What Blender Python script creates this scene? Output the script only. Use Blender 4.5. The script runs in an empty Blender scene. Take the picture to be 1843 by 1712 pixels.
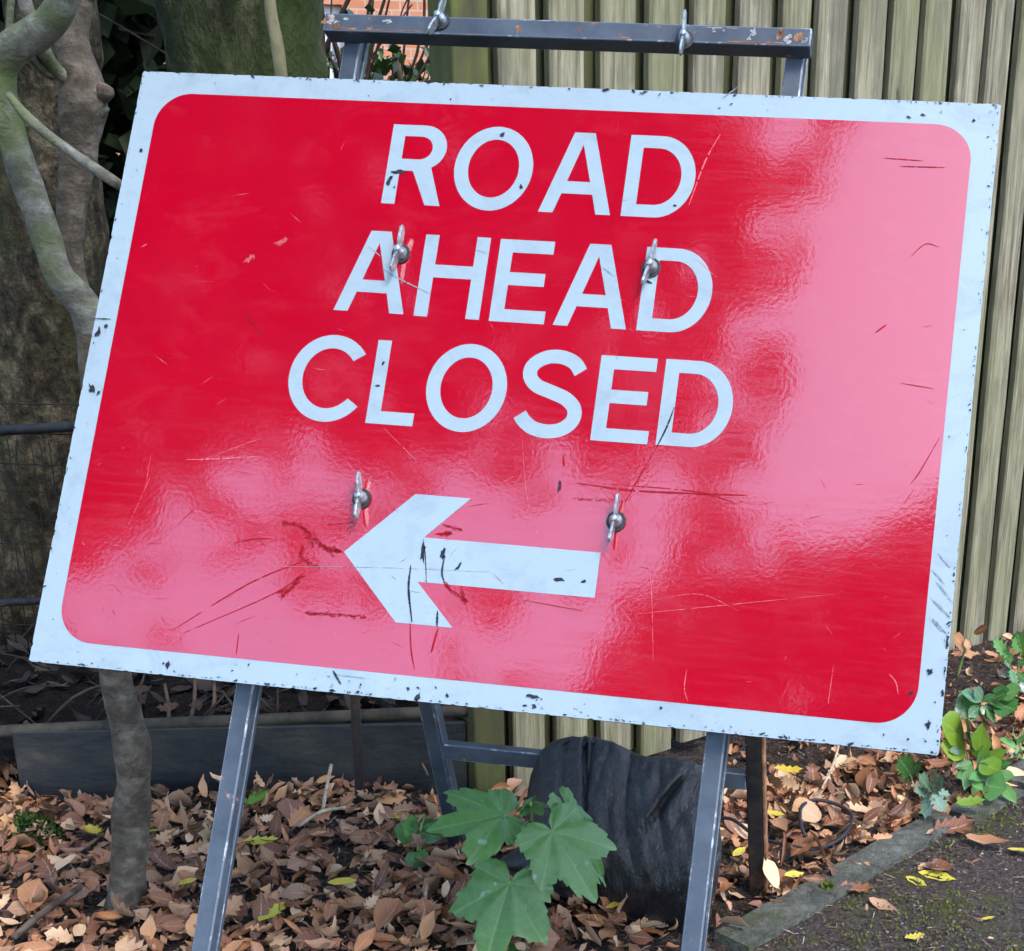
import bpy, bmesh, math, random
import numpy as np
from mathutils import Vector, Matrix, noise
from mathutils.geometry import tessellate_polygon
random.seed(7); rng = np.random.default_rng(7)
scene = bpy.context.scene
C = scene.collection
R = math.radians

# ------------------------------------------------------------------ camera
W, H = 1843., 1712.                 # size of the photograph
FPX, PPX, PPY = 2500., 1255., 1270. # focal length and optical centre in its pixels (the photo is a crop)
CAMH = 1.02
_d = np.array([(1075 - PPX) / FPX, (8200 - PPY) / FPX, 1.])
_up = -_d / np.linalg.norm(_d)
_fw = np.array([0, 0, 1.])
_Y = _fw - (_fw @ _up) * _up; _Y /= np.linalg.norm(_Y)
_X = np.cross(_Y, _up)
M = np.stack([_X, _Y, _up])         # camera (right, down, forward) -> world
CAM = np.array([0, 0, CAMH])
cam = bpy.data.cameras.new('camera'); camo = bpy.data.objects.new('camera', cam); C.objects.link(camo)
r_, u_, b_ = M @ [1, 0, 0], M @ [0, -1, 0], M @ [0, 0, -1]
camo.matrix_world = Matrix(((r_[0], u_[0], b_[0], 0), (r_[1], u_[1], b_[1], 0), (r_[2], u_[2], b_[2], CAMH), (0, 0, 0, 1)))
cam.sensor_width = 36; cam.lens = 36 * FPX / W
cam.shift_x = -(PPX - W / 2) / W; cam.shift_y = (PPY - H / 2) / W
cam.clip_start = .05; cam.clip_end = 2000
scene.camera = camo

# ------------------------------------------------------------------ sky, sun, exposure
SUN_EL, SUN_AZ = R(55), R(42)       # azimuth measured from -Y (behind the camera) towards +X
world = bpy.data.worlds.new('World'); scene.world = world; world.use_nodes = True
wn = world.node_tree.nodes; wl = world.node_tree.links
sky = wn.new('ShaderNodeTexSky'); sky.sky_type = 'NISHITA'; sky.sun_disc = False
sky.sun_elevation = SUN_EL
sdir = Vector((math.sin(SUN_AZ) * math.cos(SUN_EL), -math.cos(SUN_AZ) * math.cos(SUN_EL), math.sin(SUN_EL)))
sky.sun_rotation = math.atan2(sdir.x, sdir.y)
sky.air_density = 1.0; sky.dust_density = 1.2; sky.ozone_density = 2.6
bg = wn['Background']; bg.inputs['Strength'].default_value = .15
wl.new(sky.outputs[0], bg.inputs[0])
sun = bpy.data.lights.new('sun', 'SUN'); sun.energy = .8; sun.angle = R(16); sun.color = (1, .94, .85)
suno = bpy.data.objects.new('sun', sun); C.objects.link(suno)
suno.rotation_euler = (-sdir).to_track_quat('-Z', 'Y').to_euler()
vs = scene.view_settings
vs.view_transform = 'Standard'; vs.look = 'None'; vs.gamma = 1; vs.use_curve_mapping = False
vs.exposure = 2.15
cy = scene.cycles
cy.max_bounces = 4; cy.diffuse_bounces = 2; cy.glossy_bounces = 2; cy.transmission_bounces = 2; cy.transparent_max_bounces = 2
cy.use_adaptive_sampling = True; cy.adaptive_threshold = .03

# ------------------------------------------------------------------ helpers: rays to places
def ray(u, v): return M @ np.array([(u - PPX) / FPX, (v - PPY) / FPX, 1.])
def G(u, v, z=0.):                  # point on the level z
    d = ray(u, v); return Vector(CAM + d * (z - CAMH) / d[2])
def AY(u, v, y):                    # point at the distance y in front
    d = ray(u, v); return Vector(CAM + d * y / d[1])
def ONP(u, v, P, n):
    d = ray(u, v); P = np.array(P) - CAM; n = np.array(n); return Vector(CAM + d * (P @ n) / (d @ n))

# sign frame (plate of 1050 x 750 mm)
SO = Vector((-.709, 1.885, .139 + CAMH))
EU = Vector((.98736, -.15689, -.0222)).normalized()
NW = Vector((-.128, -.869, .479)); NW = (NW - NW.dot(EU) * EU).normalized()
EV = EU.cross(NW).normalized()
if EV.z > 0: EV = -EV
def S(u, v, w=0.): return SO + EU * u + EV * v + NW * w
def SUV(px, py, w=0.):
    p = ONP(px, py, S(0, 0, w), NW) - SO
    return p.dot(EU), p.dot(EV)

# ------------------------------------------------------------------ helpers: objects
def tag(o, label=None, cat=None, group=None, kind=None):
    if label: o['label'] = label
    if cat: o['category'] = cat
    if group: o['group'] = group
    if kind: o['kind'] = kind
    return o
def empty(name, loc):
    o = bpy.data.objects.new(name, None); o.location = loc; o.empty_display_size = .05; C.objects.link(o); return o
def link(name, me, parent=None):
    o = bpy.data.objects.new(name, me); C.objects.link(o)
    if parent is not None:
        o.parent = parent
        if parent.type == 'EMPTY': o.matrix_parent_inverse = Matrix.Translation(-parent.location)
    return o
def mesh(name, verts, faces, mat, smooth=False):
    me = bpy.data.meshes.new(name); me.from_pydata([tuple(v) for v in verts], [], [tuple(int(i) for i in f) for f in faces])
    if smooth: me.polygons.foreach_set('use_smooth', [True] * len(me.polygons))
    if mat: me.materials.append(mat)
    me.update(); return me
def lv(me, arr):
    a = me.attributes.new('lv', 'FLOAT_VECTOR', 'POINT'); a.data.foreach_set('vector', np.asarray(arr, dtype=np.float32).ravel()); return me
def leaf_lv(n, prof): return [(prof[i // 3][0], 0. if i % 3 == 0 else 1., 0.) for i in range(n)]
def obj(name, verts, faces, mat, parent=None, smooth=False):
    return link(name, mesh(name, verts, faces, mat, smooth), parent)
def box_bm(bm, o, ax, ay, az):      # box from corner o along three edge vectors
    vs_ = [bm.verts.new(Vector(o) + ax * i + ay * j + az * k) for k in (0, 1) for j in (0, 1) for i in (0, 1)]
    for f in ((0, 2, 3, 1), (4, 5, 7, 6), (0, 1, 5, 4), (2, 6, 7, 3), (0, 4, 6, 2), (1, 3, 7, 5)): bm.faces.new([vs_[i] for i in f])
def box(name, o, ax, ay, az, mat, parent=None, bev=0.):
    bm = bmesh.new(); box_bm(bm, o, ax, ay, az); bmesh.ops.recalc_face_normals(bm, faces=bm.faces)
    if bev:
        r_b = bmesh.ops.bevel(bm, geom=bm.edges[:], offset=bev, segments=2, affect='EDGES', profile=.5)
        if mat.name.startswith('painted steel'):
            for f in r_b['faces']: f.material_index = 1
    me = bpy.data.meshes.new(name); bm.to_mesh(me); bm.free(); me.materials.append(mat)
    if mat.name.startswith('painted steel'): me.materials.append(WORN)
    return link(name, me, parent)
def bar(name, a, b, side, wd, dp, mat, parent=None, bev=.002):   # straight bar of section wd (along side) x dp, its front face through a-b
    a, b = Vector(a), Vector(b); d = b - a; s = (side - side.dot(d) / d.length_squared * d).normalized(); n = s.cross(d.normalized())
    if n.y < 0: n = -n
    return box(name, a - s * wd / 2, d, s * wd, n * dp, mat, parent, bev)
def catmull(P, n):
    P = [np.array(p, float) for p in P]; Q = [2 * P[0] - P[1]] + P + [2 * P[-1] - P[-2]]; out = []
    for i in range(1, len(Q) - 2):
        for k in range(n):
            t = k / n
            out.append(.5 * (2 * Q[i] + (Q[i + 1] - Q[i - 1]) * t + (2 * Q[i - 1] - 5 * Q[i] + 4 * Q[i + 1] - Q[i + 2]) * t * t + (3 * Q[i] - Q[i - 1] - 3 * Q[i + 1] + Q[i + 2]) * t ** 3))
    out.append(P[-1]); return out
def tube_data(path, seg=10, sub=5, rough=0., rs=20., cap=True, seed=0.):   # path of (x, y, z, r)
    pts = catmull(path, sub) if sub > 1 else [np.array(p, float) for p in path]
    V, F = [], []; prev = Vector((1, 0, .1))
    for i, p in enumerate(pts):
        c = Vector(p[:3]); a = Vector(pts[max(i - 1, 0)][:3]); b = Vector(pts[min(i + 1, len(pts) - 1)][:3]); t = (b - a).normalized()
        x = (prev - prev.dot(t) * t)
        if x.length < 1e-4: x = t.orthogonal()
        x.normalize(); prev = x; y = t.cross(x)
        for k in range(seg):
            an = 2 * math.pi * k / seg; dr = x * math.cos(an) + y * math.sin(an); r = p[3]
            if rough: r *= 1 + rough * (noise.noise((c + dr * p[3]) * rs + Vector((seed, 0, 0))) + .5 * noise.noise((c + dr * p[3]) * rs * 2.7))
            V.append(c + dr * r)
    n = len(pts)
    for i in range(n - 1):
        for k in range(seg): F.append((i * seg + k, i * seg + (k + 1) % seg, (i + 1) * seg + (k + 1) % seg, (i + 1) * seg + k))
    if cap: F.append(tuple(range(seg))[::-1]); F.append(tuple((n - 1) * seg + k for k in range(seg)))
    return V, F
def tube(name, path, mat, parent=None, **k):
    V, F = tube_data(path, **k); return obj(name, V, F, mat, parent, True)
def pathpx(pts, extra=0):           # (px, py, y, radius in px) -> path in metres
    out = []
    for u, v, y, r in pts:
        p = AY(u, v, y); out.append((p.x, p.y, p.z, r * y / FPX))
    return out

# ------------------------------------------------------------------ helpers: materials
def newmat(name):
    m = bpy.data.materials.new(name); m.use_nodes = True; nt = m.node_tree
    return m, nt, nt.nodes['Principled BSDF']
def N(nt, t, **k):
    n = nt.nodes.new(t)
    for a, b in k.items(): setattr(n, a, b)
    return n
def ramp(nt, stops, src):
    r = N(nt, 'ShaderNodeValToRGB'); e = r.color_ramp.elements
    while len(e) < len(stops): e.new(.5)
    for x, (p, c) in zip(e, stops): x.position = p; x.color = (*c, 1) if len(c) == 3 else c
    nt.links.new(src, r.inputs[0]); return r.outputs[0]
def nramp(nt, stops, src, k=.6): return ramp(nt, [(.5 + (p - .5) * k, c) for p, c in stops], src)
def coords(nt, scale=(1, 1, 1), randomize=True):
    tc = N(nt, 'ShaderNodeTexCoord'); out = tc.outputs['Object']
    if randomize:
        oi = N(nt, 'ShaderNodeObjectInfo'); a = N(nt, 'ShaderNodeVectorMath', operation='MULTIPLY_ADD')
        cb = N(nt, 'ShaderNodeCombineXYZ')
        for i in range(3): nt.links.new(oi.outputs['Random'], cb.inputs[i])
        nt.links.new(cb.outputs[0], a.inputs[0]); a.inputs[1].default_value = (37, 23, 51); nt.links.new(out, a.inputs[2]); out = a.outputs[0]
    mp = N(nt, 'ShaderNodeMapping'); mp.inputs['Scale'].default_value = scale; nt.links.new(out, mp.inputs[0]); return mp.outputs[0]
def noi(nt, vec, scale, detail=6, rough=.6, dist=0.):
    n = N(nt, 'ShaderNodeTexNoise'); n.inputs['Scale'].default_value = scale; n.inputs['Detail'].default_value = detail
    n.inputs['Roughness'].default_value = rough; n.inputs['Distortion'].default_value = dist
    if vec is not None: nt.links.new(vec, n.inputs['Vector'])
    return n.outputs['Fac']
def mix(nt, fac, a, b, mode='MIX'):
    m = N(nt, 'ShaderNodeMix', data_type='RGBA', blend_type=mode)
    if isinstance(fac, (int, float)): m.inputs[0].default_value = fac
    else: nt.links.new(fac, m.inputs[0])
    for i, c in ((6, a), (7, b)):
        if isinstance(c, tuple): m.inputs[i].default_value = (*c, 1)
        else: nt.links.new(c, m.inputs[i])
    return m.outputs[2]
def bump(nt, bs, hgt, strength=.5, dist=.005):
    b = N(nt, 'ShaderNodeBump'); b.inputs['Strength'].default_value = strength; b.inputs['Distance'].default_value = dist
    nt.links.new(hgt, b.inputs['Height']); nt.links.new(b.outputs[0], bs.inputs['Normal']); return b
def simple(name, stops, scale, rough=.8, bs_=.4, bd=.004, bscale=None, stretch=(1, 1, 1), spec=.3, metal=0.):
    m, nt, b = newmat(name); v = coords(nt, stretch)
    nt.links.new(nramp(nt, stops, noi(nt, v, scale, 8, .65)), b.inputs['Base Color'])
    b.inputs['Roughness'].default_value = rough; b.inputs['Specular IOR Level'].default_value = spec; b.inputs['Metallic'].default_value = metal
    bump(nt, b, noi(nt, v, bscale or scale * 3), bs_, bd); return m

def plate_mat(name, col, rough, bstr, varc=None, coat=1., spec=1., streak=.14, dust=None):
    m, nt, b = newmat(name); v = coords(nt, (1, 1, 1), False)
    big = noi(nt, v, 5, 4)
    nt.links.new(mix(nt, ramp(nt, [(.42, (0, 0, 0)), (.75, (1, 1, 1))], big), col, varc or col), b.inputs['Base Color'])
    if dust and spec < 1:
        base = b.inputs['Base Color'].links[0].from_socket
        hz = ramp(nt, [(.5, (0, 0, 0)), (.72, (.6, .6, .6))], noi(nt, coords(nt, (1, 1.3, 1), False), 14, 9, .75, .5))
        nt.links.new(mix(nt, hz, base, dust), b.inputs['Base Color'])
    elif dust:    # rubbed, dusty haze and pin-prick speckle in the paint
        base = b.inputs['Base Color'].links[0].from_socket
        hz = ramp(nt, [(.52, (0, 0, 0)), (.75, (.35, .35, .35))], noi(nt, coords(nt, (1, 1.6, 1), False), 11, 9, .75, .5))
        c2 = mix(nt, hz, base, dust); sp_ = ramp(nt, [(.66, (0, 0, 0)), (.70, (.4, .4, .4))], noi(nt, v, 150, 3, .6))
        nt.links.new(mix(nt, sp_, c2, (.30, .004, .012)), b.inputs['Base Color'])
    # dull rubbed streaks in the gloss
    st = noi(nt, coords(nt, (3, 40, 1), False), 4, 8, .7)
    rr = N(nt, 'ShaderNodeMapRange'); rr.inputs[1].default_value = .45; rr.inputs[2].default_value = .8; rr.inputs[3].default_value = rough; rr.inputs[4].default_value = rough + streak
    nt.links.new(st, rr.inputs[0]); nt.links.new(rr.outputs[0], b.inputs['Roughness'])
    b.inputs['Specular IOR Level'].default_value = spec; b.inputs['Coat Weight'].default_value = coat; b.inputs['Coat Roughness'].default_value = rough * .6
    b.inputs['Coat IOR'].default_value = 1.66
    wob = noi(nt, v, 9, 2, .5)
    fine = noi(nt, v, 190, 2, .5)
    ad = N(nt, 'ShaderNodeMath', operation='MULTIPLY_ADD'); ad.inputs[1].default_value = 4.; nt.links.new(wob, ad.inputs[0]); nt.links.new(fine, ad.inputs[2])
    bb = bump(nt, b, ad.outputs[0], bstr, .0006)
    nt.links.new(bb.outputs[0], b.inputs['Coat Normal'])
    return m
RED = plate_mat('sign red', (.33, .0010, .0125), .07, .08, (.31, .0016, .0135), dust=(.36, .028, .04))
WHITE = plate_mat('sign white', (.245, .31, .345), .25, .12, (.235, .295, .33), .2, .5, .02, (.165, .205, .225))
EDGE = simple('plate edge', [(.3, (.012, .014, .02)), (.7, (.04, .045, .055))], 60, .6)
CHIP = simple('chip', [(.3, (.008, .010, .016)), (.7, (.03, .035, .05))], 300, .8, spec=.1)
SCPALE = simple('pale scratch', [(.3, (.45, .03, .045)), (.7, (.55, .13, .15))], 300, .5)
SCDARK = simple('dark scratch', [(.3, (.20, .003, .008)), (.7, (.33, .006, .014))], 300, .7, spec=.1)
SCGREY = simple('grey scratch', [(.3, (.10, .13, .15)), (.7, (.24, .28, .31))], 300, .7)
def steel_mat():
    m, nt, b = newmat('painted steel'); v = coords(nt)
    base = ramp(nt, [(.38, (.025, .034, .048)), (.62, (.052, .068, .088))], noi(nt, v, 12, 8, .7))
    wear = ramp(nt, [(.63, (0, 0, 0)), (.68, (1, 1, 1))], noi(nt, v, 26, 8, .65))
    rust = ramp(nt, [(.4, (.07, .028, .016)), (.52, (.20, .075, .04)), (.6, (.3, .28, .26))], noi(nt, v, 70))
    c = mix(nt, wear, base, rust)
    nt.links.new(c, b.inputs['Base Color']); b.inputs['Roughness'].default_value = .42
    bump(nt, b, noi(nt, v, 90), .15, .002); return m
STEEL = steel_mat()
def worn_mat():
    m, nt, b = newmat('worn steel edge'); v = coords(nt)
    c = mix(nt, ramp(nt, [(.54, (0, 0, 0)), (.62, (1, 1, 1))], noi(nt, v, 38, 8, .75)), (.07, .09, .12), (.30, .33, .35))
    c = mix(nt, ramp(nt, [(.62, (0, 0, 0)), (.66, (1, 1, 1))], noi(nt, v, 33, 6, .7)), c, (.2, .08, .04))
    nt.links.new(c, b.inputs['Base Color']); b.inputs['Roughness'].default_value = .5; return m
WORN = worn_mat()
RUSTY = simple('rusty steel', [(.3, (.008, .007, .008)), (.6, (.022, .016, .014)), (.85, (.10, .04, .02))], 18, .7)
DARKSTEEL = simple('dark steel', [(.35, (.005, .006, .008)), (.75, (.018, .02, .024))], 30, .7, spec=.2)
RUST_LITEDGE = simple('rust and lit edge', [(.3, (.10, .045, .022)), (.6, (.24, .11, .055)), (.8, (.36, .2, .12))], 40, .8)
ZINC = simple('zinc', [(.3, (.16, .18, .19)), (.7, (.42, .46, .47))], 150, .42, .5, .001, metal=.8, spec=.5)
RUBBER = simple('black washer', [(.3, (.008, .008, .01)), (.7, (.025, .025, .03))], 200, .5)
def wood_mat():
    m, nt, b = newmat('weathered board'); v = coords(nt, (1, 1, .05)); v2 = coords(nt, (1, 1, .4))
    oi = N(nt, 'ShaderNodeObjectInfo')
    grain = noi(nt, v, 90, 8, .7, .4); blot = noi(nt, v2, 11, 6, .65); moss = noi(nt, v2, 5, 5, .6)
    c = nramp(nt, [(.25, (.08, .066, .044)), (.5, (.19, .168, .112)), (.75, (.30, .268, .19))], grain)
    c = mix(nt, ramp(nt, [(.5, (0, 0, 0)), (.66, (.8, .8, .8))], blot), c, (.10, .09, .066))
    mo = N(nt, 'ShaderNodeMath', operation='MULTIPLY_ADD'); nt.links.new(oi.outputs['Random'], mo.inputs[0]); mo.inputs[1].default_value = .14; nt.links.new(moss, mo.inputs[2])
    c = mix(nt, ramp(nt, [(.48, (0, 0, 0)), (.8, (.75, .75, .75))], mo.outputs[0]), c, (.125, .13, .055))
    kn = noi(nt, coords(nt, (1, 1, .25)), 26, 3, .5)
    c = mix(nt, ramp(nt, [(.7, (0, 0, 0)), (.74, (.8, .8, .8))], kn), c, (.035, .03, .022))
    nt.links.new(c, b.inputs['Base Color']); b.inputs['Roughness'].default_value = .85; b.inputs['Specular IOR Level'].default_value = .2
    bump(nt, b, grain, .6, .004); return m
WOOD = wood_mat()
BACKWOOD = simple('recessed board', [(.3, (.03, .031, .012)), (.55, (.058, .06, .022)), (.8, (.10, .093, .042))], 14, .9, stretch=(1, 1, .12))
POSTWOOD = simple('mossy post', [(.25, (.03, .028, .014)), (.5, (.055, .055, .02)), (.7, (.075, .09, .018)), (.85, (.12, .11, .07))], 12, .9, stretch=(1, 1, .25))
def bark_mat(name, dark, mid, lite, moss, mlev, sc=9, bstr=.8, zs=.45):
    m, nt, b = newmat(name); v = coords(nt, (1, 1, zs))
    n1 = noi(nt, v, sc, 8, .7, .3); n2 = noi(nt, v, sc * .35, 4, .6); n3 = noi(nt, v, sc * 4.5, 5, .65)
    c = nramp(nt, [(.3, dark), (.52, mid), (.75, lite)], n1)
    c = mix(nt, ramp(nt, [(mlev, (0, 0, 0)), (mlev + .22, (.9, .9, .9))], n2), c, moss)
    c = mix(nt, ramp(nt, [(.66, (0, 0, 0)), (.72, (.6, .6, .6))], n3), c, lite)
    nt.links.new(c, b.inputs['Base Color']); b.inputs['Roughness'].default_value = .9; b.inputs['Specular IOR Level'].default_value = .15
    ad = N(nt, 'ShaderNodeMath', operation='ADD'); nt.links.new(n1, ad.inputs[0]); nt.links.new(n3, ad.inputs[1])
    bump(nt, b, ad.outputs[0], bstr, .02); return m
BARK_OLD = bark_mat('old bark', (.014, .011, .007), (.052, .041, .025), (.15, .125, .08), (.034, .042, .013), .5, 30, 1., .7)
BARK_MOSS = bark_mat('mossy bark', (.006, .007, .004), (.022, .024, .011), (.10, .10, .055), (.028, .042, .010), .40, 11, 1.)
BARK_SMOOTH = bark_mat('smooth stem bark', (.075, .07, .056), (.13, .125, .10), (.21, .205, .18), (.09, .115, .036), .45, 30, .4, 1.4)
BARK_BROWN = bark_mat('brown stem bark', (.05, .039, .028), (.085, .068, .05), (.15, .13, .10), (.085, .09, .05), .55, 30, .4, 1.5)
KNOTDARK = simple('rotten knot', [(.3, (.006, .004, .003)), (.7, (.03, .02, .012))], 200, .95, spec=.05)
TWIG = simple('twig', [(.3, (.04, .028, .02)), (.7, (.12, .085, .06))], 40, .9)
PALETWIG = simple('pale twig', [(.3, (.25, .17, .11)), (.7, (.45, .36, .26))], 60, .9)
def soil_mat(name, stops, mossc=None, mlev=.55, sc=45, speck=(.15, .12, .10)):
    m, nt, b = newmat(name); v = coords(nt, (1, 1, 1), False)
    n = noi(nt, v, sc, 10, .75); n2 = noi(nt, v, 160, 4, .7)
    c = nramp(nt, stops, n)
    c = mix(nt, ramp(nt, [(.54, (0, 0, 0)), (.62, (.7, .7, .7))], n2), c, speck)
    if mossc: 
        ms = noi(nt, v, 4.5, 8, .72); c = mix(nt, ramp(nt, [(mlev, (0, 0, 0)), (mlev + .08, (.85, .85, .85))], ms), c, mossc)
    nt.links.new(c, b.inputs['Base Color']); b.inputs['Roughness'].default_value = .95; b.inputs['Specular IOR Level'].default_value = .15
    ad = N(nt, 'ShaderNodeMath', operation='ADD'); nt.links.new(n, ad.inputs[0]); nt.links.new(n2, ad.inputs[1])
    bump(nt, b, ad.outputs[0], 1., .012); return m
SOIL = soil_mat('soil', [(.3, (.014, .010, .008)), (.55, (.04, .028, .022)), (.75, (.085, .062, .05))])
SHADESOIL = soil_mat('shade darkened soil', [(.3, (.0015, .0012, .001)), (.55, (.004, .003, .0025)), (.75, (.012, .008, .006))], speck=(.03, .022, .016))  # darker copy of the soil, the terrace shade put into its colour
ASPHALT = soil_mat('mossy asphalt', [(.3, (.035, .026, .022)), (.55, (.068, .053, .046)), (.75, (.12, .095, .083))], (.075, .085, .018), .535, 70)
STONE = soil_mat('kerb stone', [(.3, (.06, .062, .05)), (.55, (.125, .128, .105)), (.75, (.20, .20, .17))], (.075, .085, .03), .54, 30)
SLATE = simple('slate board', [(.25, (.007, .0075, .009)), (.5, (.015, .017, .020)), (.7, (.028, .028, .026)), (.85, (.055, .048, .036))], 9, .55, .5, .004, 60, stretch=(.6, 1, 1.3))
BAGM = None
def bag_mat():
    m, nt, b = newmat('black sack'); v = coords(nt, (1, 1, 1), False)
    cr = noi(nt, coords(nt, (1, 1, .45), False), 130, 6, .72, .8); wv = noi(nt, coords(nt, (260, 260, 120), False), 1, 2, .5)
    nt.links.new(ramp(nt, [(.40, (.002, .0023, .003)), (.55, (.005, .0057, .0075)), (.62, (.014, .016, .02)), (.69, (.09, .10, .115))], cr), b.inputs['Base Color'])  # palest stop paints the glints on the creases into the colour
    b.inputs['Roughness'].default_value = .34; b.inputs['Specular IOR Level'].default_value = .5; b.inputs['Sheen Weight'].default_value = .03; b.inputs['Sheen Tint'].default_value = (.6, .7, .85, 1)
    ad = N(nt, 'ShaderNodeMath', operation='MULTIPLY_ADD'); ad.inputs[1].default_value = 2.; nt.links.new(cr, ad.inputs[0]); nt.links.new(wv, ad.inputs[2])
    bump(nt, b, ad.outputs[0], .55, .003); return m
BAGM = bag_mat()
def leaf_mat(name, stops, island=True, rough=.5, spec=.35, trans=0., vein=None, spots=None, back=None, palm=False):
    m, nt, b = newmat(name)
    if island: src = N(nt, 'ShaderNodeNewGeometry').outputs['Random Per Island']
    else: src = N(nt, 'ShaderNodeObjectInfo').outputs['Random']
    c = ramp(nt, stops, src)
    v = coords(nt, (1, 1, 1)); n = noi(nt, v, 120 if vein is None else 60, 5, .7)
    c = mix(nt, ramp(nt, [(.35, (0, 0, 0)), (.75, (.55, .55, .55))], n), c, mix(nt, .5, c, (.03, .014, .008)))
    if vein or back:
        at = N(nt, 'ShaderNodeAttribute'); at.attribute_name = 'lv'; sx = N(nt, 'ShaderNodeSeparateXYZ'); nt.links.new(at.outputs['Vector'], sx.inputs[0])
        if palm:
            w = .011; st_ = [(0, (0, 0, 0))]
            for a in (.018, .267, .5, .733, .982): st_ += [(a - w, (0, 0, 0)), (a, (1, 1, 1)), (a + w, (0, 0, 0))]
            msk = ramp(nt, st_, sx.outputs[0])
            wv = N(nt, 'ShaderNodeMath', operation='PINGPONG'); wv.inputs[1].default_value = .5; sc_ = N(nt, 'ShaderNodeMath', operation='MULTIPLY'); sc_.inputs[1].default_value = 9.; nt.links.new(sx.outputs[1], sc_.inputs[0]); nt.links.new(sc_.outputs[0], wv.inputs[0])
            sec = ramp(nt, [(0, (.35, .35, .35)), (.09, (0, 0, 0))], wv.outputs[0])
        else:
            msk = ramp(nt, [(0, (1, 1, 1)), (.09, (.1, .1, .1)), (.14, (0, 0, 0))], sx.outputs[1])
            sc_ = N(nt, 'ShaderNodeMath', operation='MULTIPLY_ADD'); sc_.inputs[1].default_value = 8.; m2 = N(nt, 'ShaderNodeMath', operation='MULTIPLY'); m2.inputs[1].default_value = -1.6
            nt.links.new(sx.outputs[1], m2.inputs[0]); nt.links.new(sx.outputs[0], sc_.inputs[0]); nt.links.new(m2.outputs[0], sc_.inputs[2])
            wv = N(nt, 'ShaderNodeMath', operation='PINGPONG'); wv.inputs[1].default_value = .5; nt.links.new(sc_.outputs[0], wv.inputs[0])
            sec = ramp(nt, [(0, (.4, .4, .4)), (.12, (0, 0, 0))], wv.outputs[0])
        vm = mix(nt, 1., msk, sec, 'ADD')
        lite = mix(nt, .5, c, vein if isinstance(vein, tuple) else (.35, .25, .15))
        c = mix(nt, vm, c, lite)
        if back:
            bf = N(nt, 'ShaderNodeNewGeometry').outputs['Backfacing']; c = mix(nt, bf, c, mix(nt, .5, c, back))
    if spots: c = mix(nt, ramp(nt, [(.66, (0, 0, 0)), (.70, (.7, .7, .7))], noi(nt, v, 34, 2, .5)), c, spots)
    nt.links.new(c, b.inputs['Base Color']); b.inputs['Roughness'].default_value = rough; b.inputs['Specular IOR Level'].default_value = spec
    bump(nt, b, n, .35, .003)
    if trans:
        tr = N(nt, 'ShaderNodeBsdfTranslucent'); mx = N(nt, 'ShaderNodeMixShader'); mx.inputs[0].default_value = trans
        nt.links.new(c, tr.inputs[0]); nt.links.new(b.outputs[0], mx.inputs[1]); nt.links.new(tr.outputs[0], mx.inputs[2])
        nt.links.new(mx.outputs[0], nt.nodes['Material Output'].inputs[0])
    return m
BROWNS = [(0.0, (0.081, 0.028, 0.013)), (0.16, (0.197, 0.068, 0.028)), (0.32, (0.383, 0.16, 0.062)), (0.46, (0.139, 0.046, 0.023)), (0.6, (0.51, 0.259, 0.11)), (0.7, (0.348, 0.187, 0.105)), (0.78, (0.244, 0.11, 0.058)), (0.88, (0.65, 0.429, 0.24)), (0.94, (0.557, 0.352, 0.2)), (1.0, (0.429, 0.165, 0.045))]
DEAD = leaf_mat('dead leaf', BROWNS, False, .5, .4, vein=(.5, .36, .22), back=(.36, .25, .16))
DEADS = leaf_mat('dead leaf litter', BROWNS, True, .55, .4, vein=(.45, .32, .2), back=(.34, .23, .15))
SHADELITTER = leaf_mat('shade darkened litter', [(0., (.004, .0025, .002)), (.6, (.010, .006, .004)), (.9, (.025, .013, .009)), (1., (.12, .055, .035))], True, .7)  # litter colours darkened to carry the shade behind the plank
YELLOW = leaf_mat('yellow leaf', [(0., (.55, .40, .03)), (.5, (.62, .50, .06)), (1., (.45, .42, .04))], False, .45, trans=.15, vein=(.6, .5, .2))
LIME = leaf_mat('lime leaf', [(0., (.10, .22, .02)), (1., (.20, .30, .03))], False, .35, trans=.25, vein=(.3, .4, .1))
SYCAM = leaf_mat('sycamore leaf', [(0., (.048, .145, .030)), (1., (.075, .185, .042))], False, .38, .45, .2, vein=(.16, .26, .10), spots=(.20, .30, .22), palm=True)
HOLLYG = leaf_mat('glossy green leaf', [(0., (.025, .10, .022)), (1., (.055, .16, .036))], False, .22, .6, .1, vein=(.25, .36, .15))
SOFTG = leaf_mat('soft green leaf', [(0., (.07, .21, .06)), (1., (.13, .30, .08))], False, .4, .4, .2, vein=(.25, .36, .15))
SILVER = leaf_mat('silvery holly', [(0., (.09, .16, .10)), (1., (.16, .24, .17))], False, .2, .7, .05, vein=(.25, .36, .15))
CANOPY = leaf_mat('canopy leaf', [(0., (.035, .065, .015)), (1., (.07, .11, .03))], True, .5, .3, .12)
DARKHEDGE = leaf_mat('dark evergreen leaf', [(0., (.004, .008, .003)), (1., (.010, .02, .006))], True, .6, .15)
IVY = leaf_mat('ivy leaf', [(0., (.008, .025, .005)), (.8, (.025, .06, .010)), (1., (.14, .22, .05))], True, .4, .4, .15)
MOSS = leaf_mat('moss', [(0., (.05, .07, .010)), (1., (.12, .14, .02))], True, .9, .1)
DKMOSS = leaf_mat('dark moss', [(0., (.015, .035, .008)), (1., (.04, .08, .015))], True, .9, .1)
DEBRIS = leaf_mat('debris', [(0., (.04, .022, .016)), (.5, (.10, .06, .042)), (.8, (.17, .105, .075)), (1., (.33, .26, .22))], True, .9, .1)
STALK = simple('green stalk', [(.3, (.14, .2, .05)), (.7, (.24, .3, .09))], 30, .5)
BRICKM = None

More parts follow.
